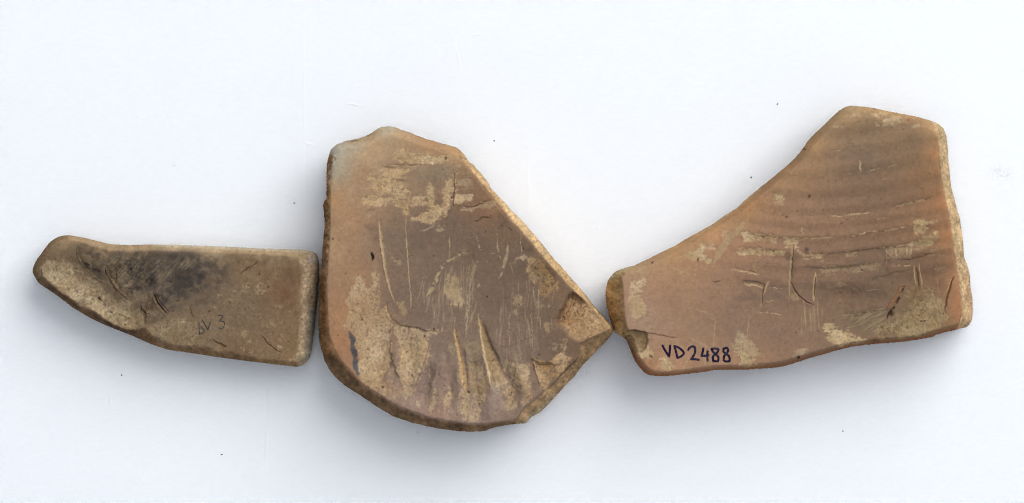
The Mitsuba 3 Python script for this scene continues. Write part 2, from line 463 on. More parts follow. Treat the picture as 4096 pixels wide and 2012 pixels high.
def side_tint(s, poly, color, a=0.9, grit=None, t0=0.0, t1=0.25):
    """Colour of the flank (between the rim of the face and the outline) inside a traced area."""
    q = plan(poly, s.ztop)
    m = shapely.contains_xy(shapely.Polygon(q).buffer(0), s.X, s.Y).astype(float)
    m = ndi.gaussian_filter(m, 2) * np.clip((s.t - t0) / (t1 - t0), 0, 1) * (s.t > 0)
    s.tint((slice(None), slice(None)), m * a, color, grit)


def inside(s, poly, z=None):
    return shapely.contains_xy(shapely.Polygon(plan(poly, s.ztop if z is None else z)).buffer(0), s.X, s.Y)


OCHRE, PALE, DUSK = (190, 160, 121), (190, 165, 128), (84, 74, 68)

# ------------------------------------------------------------------ left piece: scooped, lettered DV 3
LO = [(277, 940, 8), (334, 950, 8), (388, 964, 8), (437, 976, 8), (511, 981, 8), (593, 978, 8), (696, 979, 8), (800, 983, 8), (880, 986, 8), (961, 989, 8), (1032, 994, 8), (1127, 996, 8), (1198, 998, 8),
      (1238, 1001, 8), (1259, 1009, 8), (1271, 1022, 8), (1275, 1042, 8), (1276, 1075, 8), (1276, 1109, 8), (1279, 1127, 7), (1271, 1137, 7), (1269, 1151, 7), (1272, 1166, 7), (1270, 1194, 7), (1267, 1222, 7),
      (1263, 1251, 7), (1260, 1289, 7), (1257, 1327, 7), (1252, 1365, 7), (1245, 1412, 7), (1237, 1436, 7), (1221, 1454, 7), (1203, 1464, 7), (1179, 1467, 7), (1127, 1460, 7), (1056, 1452, 7), (985, 1443, 7),
      (913, 1434, 7), (842, 1424, 7), (771, 1413, 7), (700, 1403, 7), (667, 1397, 7), (614, 1379, 7), (552, 1353, 7), (511, 1334, 7), (470, 1319, 7), (408, 1293, 7), (363, 1272, 7), (330, 1252, 7), (293, 1229, 7),
      (252, 1198, 7), (223, 1176, 7), (182, 1149, 7), (162, 1137, 7), (145, 1116, 7), (134, 1094, 7), (133, 1077, 7), (139, 1057, 7), (153, 1032, 7), (174, 1007, 7), (188, 985, 7), (207, 964, 7), (227, 950, 7), (252, 942, 7)]
LR = [(285, 962), (340, 975), (400, 996), (450, 1008), (520, 1010), (600, 1006), (700, 1006), (800, 1010), (900, 1014), (1030, 1020), (1150, 1026), (1185, 1040), (1200, 1075), (1198, 1130), (1200, 1200), (1196, 1260),
      (1192, 1330), (1185, 1400), (1170, 1432), (1120, 1438), (1060, 1434), (990, 1424), (935, 1408), (860, 1398), (800, 1378), (740, 1382), (690, 1376), (640, 1352), (600, 1326), (583, 1306), (560, 1311),
      (530, 1315), (490, 1310), (450, 1295), (420, 1276), (385, 1250), (362, 1235), (335, 1227), (305, 1213), (290, 1193), (265, 1180), (235, 1160), (205, 1135), (185, 1117), (172, 1093), (165, 1062), (175, 1035), (205, 1005), (228, 975)]
S1 = Sherd(LO, LR, 15.0, 11, out_round=0.5, rim_round=0.45, profile=lambda s: 1.0, edge_noise=0.05)
S1.prepare()
S1.base([((270, 955), (168, 140, 108)), ((180, 1060), (118, 95, 72)), ((420, 990), (176, 146, 110)), ((560, 990), (192, 158, 118)), ((700, 988), (190, 165, 132)), ((850, 995), (196, 170, 136)), ((1000, 1000), (180, 154, 118)),
         ((1120, 1008), (188, 165, 132)), ((300, 1020), (128, 107, 84)), ((350, 1120), (148, 126, 99)), ((480, 1200), (128, 108, 85)), ((250, 1100), (152, 130, 102)), ((500, 1060), (105, 90, 74)), ((600, 1030), (98, 84, 70)),
         ((720, 1040), (92, 80, 70)), ((720, 1120), (88, 77, 68)), ((640, 1100), (118, 101, 82)), ((780, 1200), (122, 103, 83)), ((860, 1080), (126, 104, 82)), ((950, 1050), (130, 105, 80)), ((1050, 1120), (136, 110, 84)),
         ((1000, 1220), (136, 113, 90)), ((1150, 1100), (124, 96, 72)), ((1140, 1180), (128, 96, 73)), ((880, 1320), (134, 112, 88)), ((1050, 1350), (138, 112, 88)), ((1150, 1380), (140, 112, 84)), ((760, 1330), (132, 110, 86)),
         ((600, 1250), (128, 107, 84)), ((680, 1330), (138, 116, 92)), ((450, 1270), (150, 127, 100)), ((950, 1400), (126, 100, 76)), ((1205, 1200), (172, 142, 108)), ((1180, 1430), (150, 120, 88)), ((420, 1100), (112, 95, 77))])
# scoop: a hollow that deepens to the lower left, with ridged strokes of the tool
sl, m = S1.poly('A', [(165, 430), (250, 350), (450, 330), (560, 480), (780, 520), (1000, 790), (1130, 900), (1160, 1015), (1050, 1050), (870, 1005), (640, 855), (460, 740), (260, 610), (185, 520)], warp=0.3, soft=1.6)
S1.relief[sl] -= 1.3 * m
sl, m = S1.poly('A', [(780, 480), (1180, 340), (1700, 420), (1500, 700), (1250, 700), (1010, 780), (900, 680)], warp=0.3, soft=1.6)
S1.relief[sl] -= 0.6 * m
S1.patch('A', [(155, 440), (200, 400), (330, 420), (470, 430), (560, 500), (640, 580), (740, 640), (800, 700), (900, 760), (1010, 800), (1090, 850), (1150, 930), (1165, 1015), (1110, 1045), (1040, 1055), (950, 1045), (870, 1010), (790, 965), (700, 900), (640, 860), (570, 840), (500, 805), (460, 755), (400, 725), (330, 675), (260, 615), (210, 575), (175, 515)], (163, 140, 110), 0.8, 0.0, torn=0.45, grit=0.9)
S1.patch('A', [(440, 740), (560, 700), (720, 800), (860, 900), (1000, 960), (1040, 1040), (900, 1010), (760, 950), (640, 850), (520, 800)], (172, 150, 120), 0.6, 0.0, torn=0.6, grit=1.1)
S1.patch('A', [(580, 310), (640, 270), (700, 300), (720, 380), (700, 460), (640, 470), (560, 400), (540, 340)], (140, 120, 95), 0.7, 0.03, torn=0.6)
S1.patch('A', [(790, 420), (870, 360), (1000, 340), (1160, 330), (1180, 420), (1170, 560), (1100, 560), (1020, 540), (900, 610), (850, 560), (790, 520)], (146, 126, 98), 0.75, 0.03, torn=0.7)
S1.patch('A', [(930, 600), (1000, 560), (1080, 590), (1100, 650), (960, 660)], (150, 128, 100), 0.7, 0.02, torn=0.6)
S1.patch('A', [(1180, 1010), (1220, 960), (1300, 980), (1420, 960), (1600, 960), (1703, 1000), (1703, 1230), (1640, 1235), (1530, 1220), (1400, 1175), (1290, 1125), (1215, 1075)], (152, 129, 100), 0.7, 0.0, torn=0.6, grit=0.9)
S1.patch('A', [(1060, 790), (1120, 740), (1200, 690), (1235, 720), (1200, 860), (1130, 800)], (150, 126, 98), 0.7, 0.02, torn=0.5)
S1.patch('A', [(1250, 760), (1300, 820), (1370, 910), (1300, 950), (1220, 900), (1210, 820)], (146, 123, 96), 0.7, 0.0, torn=0.5)
S1.patch('A', [(1370, 600), (1440, 560), (1450, 700), (1400, 720), (1370, 680)], (128, 108, 86), 0.7, 0.0, torn=0.6)
for pts, c, a in (([(480, 215), (620, 240), (760, 310), (850, 290), (1000, 320), (1200, 335), (1200, 300), (1000, 290), (830, 255), (720, 225), (600, 205)], (88, 76, 66), .6),
                  ([(1200, 340), (1420, 330), (1600, 310), (1703, 370), (1703, 450), (1600, 400), (1450, 400), (1350, 440), (1260, 560), (1210, 610)], (80, 71, 66), .7),
                  ([(1440, 560), (1560, 530), (1640, 560), (1620, 640), (1540, 700), (1460, 690)], (66, 60, 57), .85),
                  ([(1330, 730), (1400, 690), (1470, 720), (1450, 820), (1370, 860), (1330, 800)], (74, 66, 64), .8),
                  ([(550, 405), (620, 420), (760, 490), (730, 520), (640, 480)], (66, 56, 50), .8),
                  ([(690, 380), (740, 330), (790, 360), (770, 440), (700, 420)], (82, 70, 62), .7),
                  ([(860, 520), (890, 510), (880, 600), (860, 590)], (70, 62, 58), .7),
                  ([(1060, 590), (1110, 560), (1160, 600), (1140, 720), (1050, 790), (1090, 700)], (76, 68, 66), .75),
                  ([(990, 500), (1060, 460), (1170, 440), (1130, 540), (1040, 540)], (86, 76, 70), .6),
                  ([(1240, 590), (1310, 560), (1290, 680), (1250, 690)], (76, 68, 64), .7),
                  ([(760, 640), (1000, 800), (1020, 850), (850, 760)], (104, 88, 70), .6)):
    S1.shade('A', pts, c, a, 0.7, .9, 'n', .35)
for pts, c, a in (([(0, 225), (150, 250), (260, 285), (370, 320), (420, 350), (380, 450), (300, 500), (200, 480), (100, 480), (0, 560)], (86, 76, 70), .6), ([(0, 430), (60, 410), (100, 460), (90, 560), (0, 600)], (62, 57, 55), .85),
                  ([(310, 500), (370, 450), (360, 560), (300, 620)], (84, 75, 68), .6), ([(380, 240), (560, 250), (760, 250), (960, 260), (1000, 330), (800, 300), (600, 320)], (112, 90, 69), .6),
                  ([(900, 480), (990, 500), (1020, 640), (930, 640), (880, 580)], (136, 97, 74), .7), ([(1000, 640), (1050, 660), (1045, 800), (1005, 800)], (122, 88, 66), .7), ([(820, 960), (950, 980), (900, 1080), (830, 1060)], (130, 98, 75), .6)):
    S1.shade('B', pts, c, a, 0.9, .9, 'n', .35)
S1.shade('A', [(980, 320), (1250, 300), (1500, 300), (1703, 380), (1703, 620), (1560, 760), (1400, 900), (1250, 880), (1100, 780), (960, 640), (900, 480)], (76, 68, 63), .6, 1.6, 1.2, 'n', .5)
S1.shade('A', [(600, 300), (800, 300), (1180, 330), (1200, 640), (1000, 760), (860, 640), (700, 520), (560, 420)], (82, 72, 63), .5, 1.0, 1.4, 'n', .6)
S1.shade('A', [(480, 230), (640, 260), (780, 330), (800, 460), (740, 540), (600, 460), (500, 380)], (92, 80, 68), .5, 1.0, 1.0, 'n', .5)
S1.shade('B', [(0, 230), (300, 260), (460, 330), (470, 480), (340, 640), (150, 700), (0, 640)], (80, 71, 64), .55, 1.8, 1.2, 'n', .5)
S1.shade('B', [(500, 260), (1000, 270), (1040, 420), (1030, 800), (800, 760), (640, 640), (500, 420)], (112, 86, 66), .4, 1.8, 1.0, 'n', .4)
sl, m = S1.poly('A', [(165, 430), (250, 350), (470, 330), (560, 480), (780, 470), (1180, 330), (1600, 400), (1400, 900), (1160, 1015), (1050, 1050), (870, 1005), (640, 855), (460, 740), (260, 610)], warp=0.3, soft=.8)
S1.grit[sl] += m * .35
S1.relief[sl] += m * (.22 * S1.field(2.2)[sl] + .10 * S1.field(.9)[sl])
S1.relief += .10 * S1.field(2.6) + .035 * S1.field(.8)
for x, y, r in ((600, 530, 42), (730, 545, 38), (935, 480, 22), (730, 450, 14), (810, 455, 12), (480, 560, 22), (850, 670, 32), (960, 725, 34), (790, 870, 50), (560, 1050, 26), (640, 1090, 30), (910, 1060, 40), (80, 820, 40), (90, 850, 30),
                (380, 620, 26), (470, 640, 18), (430, 830, 22), (560, 900, 34), (920, 960, 40), (640, 980, 30), (320, 700, 20), (650, 700, 20), (1130, 330, 18), (1125, 420, 20), (240, 230, 20), (430, 225, 22)):
    an = np.linspace(0, 2 * math.pi, 9)[:-1]
    S1.patch('B', [(x + r * math.cos(t), y + .8 * r * math.sin(t)) for t in an], (160, 138, 107), .5, -.04, warp=.6, torn=0.8, grit=1.5)
S1.hatch('A', [(830, 400), (1170, 340), (1160, 560), (900, 600)], 52, 40, 60, 2.6, (160, 138, 108), .5)
S1.hatch('A', [(1200, 450), (1340, 420), (1560, 360), (1700, 420), (1560, 480), (1300, 580), (1200, 620)], 50, 60, 60, 2.6, (158, 136, 107), .5)
S1.hatch('A', [(960, 460), (1300, 430), (1250, 650), (1090, 600)], 48, 30, 50, 4.0, (64, 56, 52), .6)
S1.line('A', [(495, 260), (500, 330), (530, 420), (590, 490), (660, 550), (750, 615)], [5, 9, 11, 12, 10, 4], (78, 61, 47), .75, .35, .15)  # shade of the scoop crease, painted dark as well as cut in
S1.line('A', [(770, 450), (785, 520), (830, 600), (880, 670), (940, 730), (1015, 785)], [6, 12, 15, 14, 10, 5], (72, 55, 43), .9, .5, .25)  # shadow under this ledge strengthened in the colour
S1.line('A', [(800, 470), (808, 520), (852, 595), (902, 662), (962, 722), (1030, 772)], [6, 14, 20, 18, 14, 6], (172, 148, 116), .7, -.1, broken=.3)  # lit lip beside the crease, painted pale and slightly raised
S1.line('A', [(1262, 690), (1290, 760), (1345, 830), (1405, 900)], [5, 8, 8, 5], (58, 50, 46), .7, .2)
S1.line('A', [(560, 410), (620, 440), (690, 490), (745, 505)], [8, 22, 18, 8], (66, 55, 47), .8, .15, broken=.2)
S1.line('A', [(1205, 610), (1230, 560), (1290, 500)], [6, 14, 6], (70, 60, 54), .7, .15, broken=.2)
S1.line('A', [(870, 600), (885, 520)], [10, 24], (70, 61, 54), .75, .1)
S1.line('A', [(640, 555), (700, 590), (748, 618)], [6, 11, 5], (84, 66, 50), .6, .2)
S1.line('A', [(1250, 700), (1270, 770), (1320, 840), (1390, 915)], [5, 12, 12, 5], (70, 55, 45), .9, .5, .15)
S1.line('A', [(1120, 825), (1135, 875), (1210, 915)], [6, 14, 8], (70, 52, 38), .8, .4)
S1.line('A', [(1235, 715), (1215, 800), (1195, 900)], [6, 10, 8], (96, 80, 64), .6, .2, .1)
S1.line('A', [(965, 660), (1110, 675), (1200, 640), (1300, 655)], 8, (80, 66, 56), .6, .2)
S1.line('A', [(730, 650), (720, 720)], 6, (110, 92, 72), .6, .1)
S1.spot('A', 712, 765, 12, (60, 46, 34), .9, depth=.3)
S1.line('A', [(690, 745), (735, 785)], 9, (62, 46, 34), .85, .3)
S1.line('A', [(900, 905), (960, 940), (1030, 960)], 8, (112, 84, 60), .6, .2)
S1.line('A', [(1180, 930), (1175, 1020)], 8, (96, 84, 66), .6, .15)
S1.spot('A', 182, 348, 8, (84, 60, 44), .8)
S1.spot('A', 578, 180, 12, (126, 88, 58), .7)
S1.line('B', [(720, 915), (770, 980), (820, 1030), (905, 1075)], [6, 9, 10, 5], (98, 70, 52), .65, .25, .1)
S1.line('B', [(545, 415), (620, 365), (700, 305)], [4, 8, 6], (88, 66, 46), .75, .25)
S1.line('B', [(320, 965), (390, 1010), (440, 1030)], [6, 22, 6], (100, 76, 52), .7, .4)
S1.line('B', [(120, 680), (140, 740), (165, 790)], 8, (98, 64, 44), .7, .2)
for x, y, r in ((288, 730, 7), (710, 415, 7), (785, 525, 6), (1060, 705, 4), (465, 655, 5), (590, 715, 4), (135, 555, 5), (1150, 420, 5), (20, 640, 8)):
    S1.spot('B', x, y, r, (62, 44, 32), .85, depth=.2)
# rounded right end: pale grainy band turning grey-green outward
full = (slice(None), slice(None))
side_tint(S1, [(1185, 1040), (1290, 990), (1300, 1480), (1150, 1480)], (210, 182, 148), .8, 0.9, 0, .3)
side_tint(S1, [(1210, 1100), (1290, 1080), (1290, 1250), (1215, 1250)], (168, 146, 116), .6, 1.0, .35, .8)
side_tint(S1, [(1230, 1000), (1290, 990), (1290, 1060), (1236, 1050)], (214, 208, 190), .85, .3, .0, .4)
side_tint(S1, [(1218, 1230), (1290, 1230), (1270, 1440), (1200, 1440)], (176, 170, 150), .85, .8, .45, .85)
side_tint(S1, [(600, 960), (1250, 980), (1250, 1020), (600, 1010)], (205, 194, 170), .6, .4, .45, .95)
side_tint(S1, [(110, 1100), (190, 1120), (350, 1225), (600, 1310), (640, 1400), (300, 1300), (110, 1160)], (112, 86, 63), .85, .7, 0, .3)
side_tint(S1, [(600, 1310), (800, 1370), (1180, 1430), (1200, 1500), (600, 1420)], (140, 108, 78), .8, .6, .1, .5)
side_tint(S1, [(120, 1000), (260, 930), (300, 960), (180, 1090), (170, 1140), (110, 1120)], (128, 104, 78), .7, .8, .2, .6)
RIMLINE = [(158, 455), (182, 540), (225, 605), (290, 660), (370, 722), (450, 770), (500, 822), (570, 858), (640, 878), (700, 918), (790, 984), (870, 1030), (950, 1064), (1050, 1076), (1120, 1068), (1165, 1040)]
S1.line('A', [(x - 6, y + 12) for x, y in RIMLINE], 34, (84, 68, 56), .75, 0, wob=.2, soft=.25)
S1.ledge('A', [(495, 250), (500, 330), (530, 420), (590, 490), (660, 550), (750, 615)], 0.72, 3.0)
S1.ledge('A', [(770, 440), (785, 520), (830, 600), (880, 670), (940, 730), (1020, 790)], 1.12, 3.5)
S1.ledge('A', [(1390, 915), (1320, 840), (1270, 770), (1240, 690)], -0.96, 2.5)
S1.ledge('A', [(1235, 705), (1215, 800), (1190, 910)], 0.80, 2.0)
S1.ledge('A', [(930, 670), (1060, 685), (1180, 650), (1300, 640)], 0.64, 2.5)
S1.ledge('A', [(1175, 1030), (1180, 900), (1210, 820)], 0.48, 2.0)
S1.ridge('A', [(330, 420), (600, 640), (900, 900)], -.5, 3.5)
S1.ridge('A', [(900, 400), (980, 520), (1100, 640)], -.4, 3.0)
S1.ridge('A', [(1250, 360), (1260, 500), (1220, 640)], .35, 1.6)
S1.ridge('B', [(60, 300), (180, 380), (400, 420)], .3, 2.0)
S1.ridge('B', [(500, 480), (700, 620), (900, 700)], .25, 4.0)
S1.ridge('B', [(300, 650), (600, 900), (900, 1000)], -.25, 4.0)
side_tint(S1, [(260, 930), (1262, 980), (1262, 1035), (700, 1015), (430, 1010), (280, 970)], (200, 168, 130), .5, .5, 0, .35)
side_tint(S1, [(560, 960), (1262, 980), (1262, 1010), (700, 1000)], (216, 202, 176), .6, .4, .45, .9)
S1.mottle([(1180, 1040), (1300, 1000), (1300, 1480), (1170, 1480)], .08, .25, .9)
S1.mottle([(100, 1090), (170, 1110), (600, 1320), (1180, 1430), (1180, 1500), (600, 1420), (100, 1200)], .08, .3, 1.0)
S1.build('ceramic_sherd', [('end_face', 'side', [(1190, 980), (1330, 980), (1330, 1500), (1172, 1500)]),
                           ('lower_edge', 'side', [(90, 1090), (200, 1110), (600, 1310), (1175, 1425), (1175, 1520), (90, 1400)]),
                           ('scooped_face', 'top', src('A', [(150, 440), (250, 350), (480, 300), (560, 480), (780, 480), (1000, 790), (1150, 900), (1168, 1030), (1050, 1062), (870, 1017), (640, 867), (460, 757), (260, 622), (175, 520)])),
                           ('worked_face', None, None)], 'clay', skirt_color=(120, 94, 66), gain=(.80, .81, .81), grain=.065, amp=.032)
L1 = [[[(200, 820), (203, 870), (207, 920)], [(198, 822), (225, 865), (245, 895), (232, 910), (207, 920)]],
      [[(228, 802), (252, 840), (276, 884)], [(276, 884), (292, 840), (306, 795)]],
      [[(362, 766), (385, 761), (402, 766), (392, 788), (374, 811), (398, 812), (416, 824), (418, 846), (402, 868), (388, 874), (368, 862)]]]
for n, st in enumerate(L1):
    ink(S1, f'ceramic_sherd__pencil_inscription__character' + (f'_{n:03d}' if n else ''), 'B', st, 9, 'ink', (.04, .038, .04), (.11, .09, .075))
labels['ceramic_sherd'] = {'label': 'narrow scooped clay fragment with dark stains and small pencil writing DV 3', 'category': 'pottery fragment', 'group': 'three clay fragments laid in a row'}
labels['ceramic_sherd__scooped_face'] = {'label': 'pale scooped-out hollow at the pointed end'}
labels['ceramic_sherd__end_face'] = {'label': 'pale rounded end beside the largest fragment'}
labels['ceramic_sherd__lower_edge'] = {'label': 'dark brown lower edge'}
labels['ceramic_sherd__pencil_inscription'] = {'label': 'thin pencil writing DV 3'}

# ------------------------------------------------------------------ middle piece: the largest, cut by long gouges
MO = [(1544, 505, 13), (1579, 508, 13), (1608, 520, 13), (1634, 528, 13), (1668, 541, 13), (1702, 554, 13), (1737, 565, 13), (1762, 573, 13), (1822, 588, 12), (1843, 603, 10), (1860, 620, 8), (1869, 640, 7), (1890, 658, 6), (1912, 679, 5), (1945, 721, 5),
      (1969, 759, 5), (1997, 788, 5), (2021, 811, 5), (2044, 840, 5), (2068, 863, 5), (2097, 892, 5), (2120, 920, 5), (2154, 958, 5), (2182, 992, 5), (2210, 1030, 5), (2230, 1051, 5), (2258, 1080, 5), (2279, 1106, 5), (2307, 1137, 5),
      (2338, 1174, 6), (2370, 1216, 7), (2409, 1260, 9), (2436, 1288, 11), (2458, 1318, 13), (2442, 1343, 11), (2414, 1376, 10), (2375, 1415, 9), (2337, 1454, 9), (2298, 1504, 9), (2265, 1537, 9), (2226, 1581, 9), (2187, 1625, 9),
      (2160, 1650, 9), (2126, 1667, 9), (2110, 1689, 10), (2096, 1696, 10), (2065, 1695, 11), (2032, 1699, 12), (1983, 1708, 12), (1949, 1720, 10), (1911, 1726, 9), (1866, 1726, 8), (1824, 1722, 8), (1761, 1715, 8), (1698, 1702, 8), (1634, 1686, 8),
      (1571, 1664, 8), (1527, 1638, 8), (1483, 1609, 8), (1429, 1574, 8), (1383, 1544, 8), (1347, 1514, 8), (1316, 1476, 8), (1297, 1438, 9), (1284, 1391, 9), (1277, 1353, 10), (1275, 1306, 10), (1274, 1258, 11), (1278, 1163, 12),
      (1278, 1116, 12), (1285, 1068, 12), (1290, 998, 12), (1295, 951, 12), (1299, 887, 12), (1297, 844, 12), (1292, 823, 12), (1295, 806, 12), (1305, 797, 12), (1307, 759, 12), (1306, 716, 12), (1309, 652, 13), (1314, 635, 13),
      (1320, 609, 13), (1331, 592, 13), (1348, 577, 13), (1382, 564, 13), (1421, 556, 13), (1455, 548, 13), (1480, 537, 13), (1497, 526, 13), (1510, 515, 13), (1527, 507, 13)]
MR = [(1560, 545), (1620, 560), (1700, 590), (1800, 617), (1835, 632), (1850, 640), (1874, 674), (1912, 721), (1964, 788), (2002, 840), (2040, 887), (2078, 925), (2116, 963), (2154, 1010), (2201, 1063), (2239, 1105), (2290, 1158), (2340, 1200), (2385, 1250),
      (2420, 1290), (2440, 1318), (2398, 1338), (2353, 1354), (2317, 1378), (2317, 1404), (2309, 1437), (2265, 1476), (2220, 1526), (2182, 1559), (2137, 1598), (2093, 1636), (2066, 1678), (2030, 1686), (1982, 1690), (1935, 1694), (1887, 1697), (1824, 1687), (1777, 1681),
      (1714, 1668), (1666, 1651), (1619, 1634), (1571, 1612), (1527, 1584), (1476, 1552), (1438, 1526), (1400, 1480), (1365, 1440), (1335, 1390), (1318, 1340), (1312, 1270), (1308, 1160), (1310, 1080), (1316, 1000), (1320, 920), (1320, 830), (1322, 740), (1330, 680),
      (1345, 640), (1375, 612), (1420, 600), (1470, 590), (1510, 565)]


def mid_profile(s):
    r = np.zeros_like(s.X)
    r[inside(s, [(1200, 400), (1840, 400), (1850, 660), (1500, 620), (1200, 760)])] = 1.0
    r[inside(s, [(1200, 760), (1340, 700), (1340, 1340), (1480, 1560), (1700, 1670), (2050, 1690), (2050, 1800), (1200, 1800)])] = 0.55
    return ndi.gaussian_filter(r, 8)


S2 = Sherd(MO, MR, 24.0, 23, out_round=0.3, rim_round=0.3, profile=mid_profile, edge_noise=0.10)
S2.prepare()
S2.base([((1340, 610), (176, 170, 154)), ((1350, 680), (172, 158, 134)), ((1420, 590), (182, 168, 144)), ((1450, 630), (188, 155, 118)), ((1545, 520), (184, 170, 145)), ((1500, 585), (190, 155, 116)), ((1600, 560), (180, 146, 110)), ((1720, 590), (174, 136, 100)), ((1820, 620), (184, 145, 105)),
         ((1450, 700), (166, 131, 99)), ((1340, 800), (178, 138, 100)), ((1400, 880), (170, 132, 100)), ((1350, 1000), (172, 138, 104)), ((1420, 1100), (164, 127, 96)), ((1370, 1250), (170, 128, 94)), ((1360, 1380), (166, 122, 88)), ((1420, 1480), (160, 122, 94)),
         ((1600, 700), (150, 122, 96)), ((1750, 720), (138, 113, 92)), ((1850, 760), (136, 107, 84)), ((1900, 840), (132, 100, 78)), ((1960, 830), (150, 113, 84)), ((1500, 860), (160, 128, 100)), ((1560, 960), (132, 110, 92)), ((1600, 1050), (128, 106, 88)), ((1700, 950), (122, 101, 85)), ((1800, 900), (124, 102, 84)),
         ((1750, 1100), (122, 101, 85)), ((1900, 1000), (112, 92, 76)), ((2020, 950), (118, 95, 76)), ((2080, 1080), (112, 93, 77)), ((1850, 1200), (122, 101, 86)), ((2000, 1200), (118, 97, 82)), ((2150, 1250), (120, 98, 80)), ((2220, 1150), (126, 100, 78)),
         ((1700, 1250), (124, 103, 88)), ((1600, 1180), (126, 104, 88)), ((2050, 1350), (128, 106, 90)), ((2200, 1400), (120, 98, 82)), ((2280, 1400), (118, 94, 76)), ((1720, 1400), (140, 118, 102)), ((1850, 1450), (136, 115, 98)), ((2000, 1480), (138, 117, 100)), ((2150, 1500), (136, 112, 92)),
         ((1600, 1500), (152, 128, 110)), ((1700, 1560), (146, 123, 109)), ((1650, 1600), (156, 130, 115)), ((1750, 1650), (162, 130, 112)), ((1900, 1660), (152, 128, 113)), ((1980, 1580), (148, 125, 111)), ((2050, 1640), (140, 116, 100)), ((1500, 1540), (160, 126, 102))])
# broad form: two hollows and the sloping broken corner
for x, y, rx, ry, d in ((1800, 850, 320, 160, -.5), (1750, 1150, 260, 200, -.4), (1480, 1400, 160, 150, -.5), (1600, 560, 120, 60, .3), (1380, 900, 90, 400, .3)):
    q = plan([(x, y)], 24)[0]
    S2.relief += d * np.exp(-((S2.X - q[0]) / (rx * PX * 1000)) ** 2 - ((S2.Y - q[1]) / (ry * PX * 1000)) ** 2)
CHIP = src('E', [(905, 215), (1000, 290), (1100, 390), (1200, 485), (1080, 522), (1000, 550), (935, 578), (880, 555), (850, 500), (815, 460), (780, 420), (790, 385), (830, 330), (850, 265)])
sl, m = S2.poly('S', CHIP, warp=.25, soft=.45)
a, b = plan(src('E', [(935, 578), (1190, 485)]), 24)
nrm = np.array([-(b - a)[1], (b - a)[0]]) / np.linalg.norm(b - a)
S2.relief[sl] -= m * np.clip((S2.X[sl] - a[0]) * nrm[0] + (S2.Y[sl] - a[1]) * nrm[1], 0, 30) * 0.36
S2.tint(sl, m, (166, 133, 98), 1.3)
S2.patch('E', [(870, 260), (960, 290), (1060, 370), (1130, 450), (1000, 470), (900, 420), (840, 400)], (184, 150, 112), .6, 0, torn=.7, grit=1.5)
S2.patch('E', [(800, 390), (850, 330), (880, 400), (930, 380), (900, 460), (850, 460)], (150, 112, 76), .6, 0, torn=.8, grit=1.8)
S2.shade('E', [(770, 400), (800, 340), (860, 280), (880, 300), (840, 360), (820, 420)], (96, 68, 50), .6, .4)
for _ in range(16):
    x, y = S2.rng.uniform(830, 960), S2.rng.uniform(250, 430)
    an = S2.rng.uniform(0.5, 2.2)
    S2.line('E', [(x, y), (x + 40 * math.cos(an), y - 40 * math.sin(an))], 6, (92, 62, 42), .6, .3)
S2.shade('C', [(900, 470), (1290, 450), (1330, 560), (1200, 640), (1060, 640), (900, 600)], (142, 127, 106), .6, .8, grain='v')
# tonal stains
S2.shade('C', [(540, 1040), (610, 1030), (630, 1150), (600, 1230), (545, 1150)], (98, 80, 70), .75, .8)
S2.shade('D', [(850, 0), (960, 0), (920, 120), (860, 60)], (104, 92, 86), .5, 1)
S2.shade('C', [(780, 850), (1000, 850), (1300, 880), (1640, 900), (1640, 1262), (700, 1262), (680, 1000)], (112, 93, 79), .35, 2.5)
S2.shade('G', [(230, 620), (330, 600), (420, 700), (360, 760), (240, 690)], (98, 80, 66), .5, .8)
S2.shade('G', [(480, 790), (560, 850), (640, 950), (580, 960), (500, 900)], (90, 74, 62), .6, .6)
S2.shade('G', [(680, 1040), (740, 1080), (820, 1180), (780, 1200), (700, 1120)], (92, 70, 56), .7, .5)
# light scraped patches, upper half
for crop, pts in (('C', [(775, 330), (840, 318), (920, 350), (935, 430), (900, 450), (850, 452), (790, 425), (770, 390)]),
                  ('C', [(930, 350), (1050, 372), (1130, 400), (1160, 430), (1200, 370), (1310, 380), (1280, 420), (1200, 465), (1130, 440), (1050, 452), (940, 440)]),
                  ('C', [(628, 492), (760, 486), (940, 488), (880, 520), (830, 560), (815, 585), (720, 590), (630, 565)]),
                  ('C', [(483, 572), (540, 590), (700, 598), (860, 608), (870, 640), (820, 660), (910, 690), (880, 760), (800, 790), (760, 760), (700, 740), (640, 760), (600, 720), (540, 700), (560, 670), (530, 650), (540, 620)]),
                  ('C', [(470, 760), (540, 750), (640, 770), (760, 770), (840, 800), (900, 800), (910, 860), (890, 980), (870, 970), (850, 900), (800, 860), (740, 830), (700, 855), (600, 852), (490, 832)]),
                  ('C', [(915, 785), (980, 760), (1062, 770), (1064, 830), (980, 842), (930, 842)]),
                  ('C', [(1240, 590), (1335, 570), (1330, 700), (1312, 840), (1290, 920), (1240, 960), (1200, 920), (1225, 840), (1215, 720)]),
                  ('C', [(900, 930), (950, 952), (1050, 912), (1130, 880), (1190, 860), (1240, 900), (1200, 960), (1150, 1000), (1050, 1000), (910, 992)]),
                  ('C', [(1075, 620), (1140, 680), (1132, 800), (1110, 880), (1085, 920), (1075, 800)]),
                  ('C', [(1335, 740), (1420, 750), (1510, 735), (1500, 780), (1380, 820), (1330, 840)]),
                  ('C', [(640, 700), (700, 640), (800, 660), (800, 720), (740, 740)])):
    S2.patch(crop, pts, OCHRE, .92, .10, warp=.3, torn=.38, grit=1.0, grain='h')
